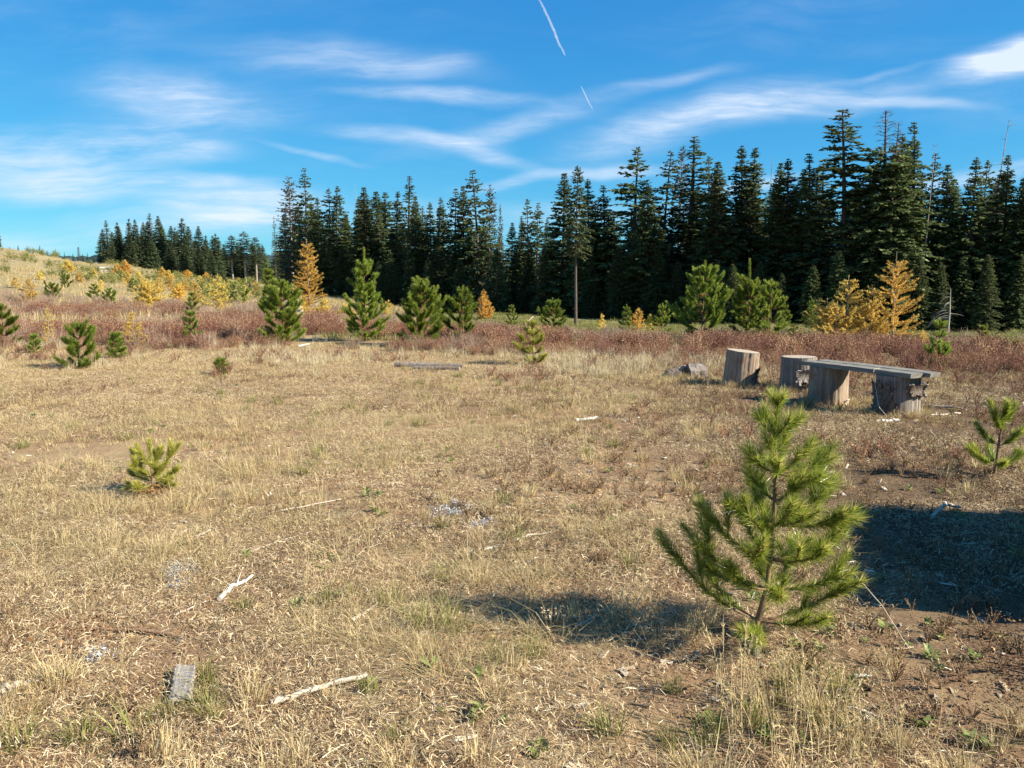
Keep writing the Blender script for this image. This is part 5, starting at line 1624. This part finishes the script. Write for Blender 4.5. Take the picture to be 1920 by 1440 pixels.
for i, (cx_, cy_, n) in enumerate([(1035, 1195, 9)]):
    x, y, z = hit(cx_, cy_); rng = np.random.default_rng(33)
    o = empty('dry_plant', (x, y, z), 'dried upright weed with pale seed heads in the sapling shadow', 'dry weed')
    mb = MB(); hd = MB()
    for q in range(n):
        e = np.array([rng.uniform(-.05, .10), rng.normal() * .05, rng.uniform(.07, .15)])
        p = curve3((rng.normal() * .01, 0, -.01), e * .5 + np.array([0, 0, .02]), e, 6)
        tube(mb, p, np.linspace(.0025, .0012, 6), 4, .7, 0, False, rng=rng)
        k = 14; qq, d = path_at(p, rng.uniform(.6, 1, k)); dd = norm(rng.normal(size=(k, 3)))
        diamonds(hd, qq, dd, perp(dd, rng), rng.uniform(.008, .016, k), .004, rng.uniform(.5, 1, k), 0)
    mb.build('stem', M['weed_dry'], o); hd.build('seed_heads', M['straw'], o)


# ------------------------------------------------------------------ contrail, two visible pieces
def contrail_mat():
    m, g = new_mat('contrail_ice')
    v_ = g.n('ShaderNodeVolumePrincipled'); v_.inputs['Color'].default_value = (.95, .95, .97, 1)
    v_.inputs['Density'].default_value = .009; v_.inputs['Anisotropy'].default_value = .2
    o = g.n('ShaderNodeOutputMaterial'); g.l(v_.outputs[0], o.inputs['Volume']); return m


M['contrail'] = contrail_mat()


def contrail(pts, rad, label, seed):
    rng = np.random.default_rng(seed); P = []
    for (px, py) in pts:
        d = ray(px, py); P.append(np.array([0, 0, CAM_H]) + d * (3000 / d[2]))
    P = np.array(P); t = np.linspace(0, len(P) - 1, 60)
    Q = np.stack([np.interp(t, np.arange(len(P)), P[:, k]) for k in range(3)], 1)
    Q += np.stack([(fbm(t * 1.5 + seed, t * 0, 3) - .5) * 22, t * 0, (fbm(t * 2, t * 0 + 9, 3) - .5) * 12], 1)
    c = Q.mean(0); mb = MB(); tube(mb, Q - c, rad * np.sin(np.pi * np.clip(np.linspace(.06, .94, 60), 0, 1)) ** .4 * (.7 + .6 * fbm(t * 9 + seed, t * 0 + 3, 3)), 10, .5, 0, True, True, .0, rng)
    o = mb.build('contrail', M['contrail']); o.location = c
    return tag(o, label, 'contrail', 'contrail pieces')


contrail([(1006, -12), (1022, 22), (1040, 58), (1050, 85), (1060, 104)], 16, 'long bright contrail streak at the top of the sky', 1)
contrail([(1088, 160), (1096, 175), (1104, 190), (1111, 206)], 12, 'short faint contrail fragment below the bright streak', 2)


# ------------------------------------------------------------------ parked car just outside the frame: it throws the big shadow at right
def parked_car():
    mp, g = new_mat('dark_car_paint')
    p = g.n('ShaderNodeBsdfPrincipled'); p.inputs['Base Color'].default_value = (.03, .035, .045, 1); p.inputs['Roughness'].default_value = .3
    p.inputs['Coat Weight'].default_value = .6; out(g, p.outputs[0])
    mg, g = new_mat('car_glass'); p = g.n('ShaderNodeBsdfPrincipled'); p.inputs['Base Color'].default_value = (.02, .025, .03, 1); p.inputs['Roughness'].default_value = .08; out(g, p.outputs[0])
    mt, g = new_mat('tyre_rubber'); p = g.n('ShaderNodeBsdfPrincipled'); p.inputs['Base Color'].default_value = (.02, .02, .02, 1); p.inputs['Roughness'].default_value = .9; out(g, p.outputs[0])
    mr, g = new_mat('wheel_rim'); p = g.n('ShaderNodeBsdfPrincipled'); p.inputs['Base Color'].default_value = (.5, .5, .5, 1); p.inputs['Metallic'].default_value = .8; p.inputs['Roughness'].default_value = .4; out(g, p.outputs[0])
    o = empty('parked_car', (PK[0], PK[1], tz(PK[0], PK[1])), 'dark high parked car, casting the big shadow from beyond the right edge', 'car', None, PK[2])

    def loft(name, prof, hw, mat, taper=0.0, parent=o):
        """side profile (x, z) swept over the width with rounded shoulders"""
        mb = MB(); prof = np.array(prof, float); n = len(prof); cz = prof[:, 1].mean(); V = []
        cols = [(-1, .0), (-.985, .0), (-.93, .012), (.93, .012), (.985, 0), (1, 0)]
        for (s, dz) in cols:
            k = 1 - taper * np.clip((prof[:, 1] - prof[:, 1].min()) / (np.ptp(prof[:, 1]) + 1e-6), 0, 1)
            edge = .03 if abs(s) == 1 else 0.0
            P = prof.copy(); c = P.mean(0); P = c + (P - c) * (1 - edge)
            V.append(np.stack([P[:, 0], s * hw * k, P[:, 1] + 0], 1))
        V = np.concatenate(V); f = []
        for a in range(len(cols) - 1):
            for q in range(n):
                q2 = (q + 1) % n
                f += [[a * n + q, a * n + q2, (a + 1) * n + q2], [a * n + q, (a + 1) * n + q2, (a + 1) * n + q]]
        bm = bmesh.new(); vv = [bm.verts.new(x) for x in V]
        for t in f: bm.faces.new([vv[i] for i in t])
        bm.faces.new([vv[i] for i in range(n)]); bm.faces.new([vv[(len(cols) - 1) * n + i] for i in range(n)][::-1])
        bmesh.ops.recalc_face_normals(bm, faces=bm.faces[:])
        me = bpy.data.meshes.new(name); bm.to_mesh(me); bm.free(); me.materials.append(mat)
        c = bpy.data.objects.new(name, me); COL.objects.link(c); c.parent = parent; return c
    # x forward (nose), z up
    loft('body', [(2.55, .45), (2.62, .62), (2.60, .98), (2.50, 1.10), (1.15, 1.20), (1.05, 1.22), (-.55, 1.22), (-.58, 1.18), (-2.6, 1.18), (-2.66, 1.1), (-2.62, .5), (-2.0, .42), (2.0, .40)], .95, mp)
    loft('cab', [(1.12, 1.20), (.42, 1.90), (.2, 1.98), (-2.2, 1.96), (-2.45, 1.86), (-2.62, 1.18)], .86, mp, .14)
    loft('windscreen', [(1.10, 1.25), (1.115, 1.25), (.47, 1.79), (.455, 1.79)], .74, mg, .12)
    for s in (-1, 1):
        w_ = loft('side_window', [(.85, 1.28), (.36, 1.72), (-2.1, 1.74), (-2.3, 1.28)], .02, mg); w_.location = (0, s * .835, 0)
        mi = loft('mirror', [(1.0, 1.22), (1.08, 1.25), (1.06, 1.42), (.98, 1.40)], .10, mp); mi.location = (0, s * 1.03, 0)
        hl = loft('headlight', [(2.56, .84), (2.63, .84), (2.61, .98), (2.54, .98)], .16, mr); hl.location = (0, s * .72, 0)
        for wx in (1.65, -1.65):
            mb = MB(); th = np.linspace(0, 2 * np.pi, 24, endpoint=False); V = []
            for (yy, rr) in ((-.12, .22), (-.13, .36), (-.09, .39), (.09, .39), (.13, .36), (.12, .22)):
                V.append(np.stack([rr * np.cos(th), np.full(24, yy), rr * np.sin(th)], 1))
            V = np.concatenate(V); f = []
            for a in range(5):
                for q in range(24):
                    q2 = (q + 1) % 24; f += [[a * 24 + q, a * 24 + q2, (a + 1) * 24 + q2], [a * 24 + q, (a + 1) * 24 + q2, (a + 1) * 24 + q]]
            mb.add(V, f, .5, 0, True)
            wh = empty('wheel', (wx, s * .84, .38), None, None); wh.parent = o
            mb.build('tyre', mt, wh)
            rb = MB(); tube(rb, [(0, -.10, 0), (0, -.03, 0), (0, .03, 0), (0, .10, 0)], [.225, .20, .20, .225], 20, .5, 0, True, rng=np.random.default_rng(1)); rb.build('rim', mr, wh)


PK = (5.84, 3.5, math.radians(180 - 20))
parked_car()
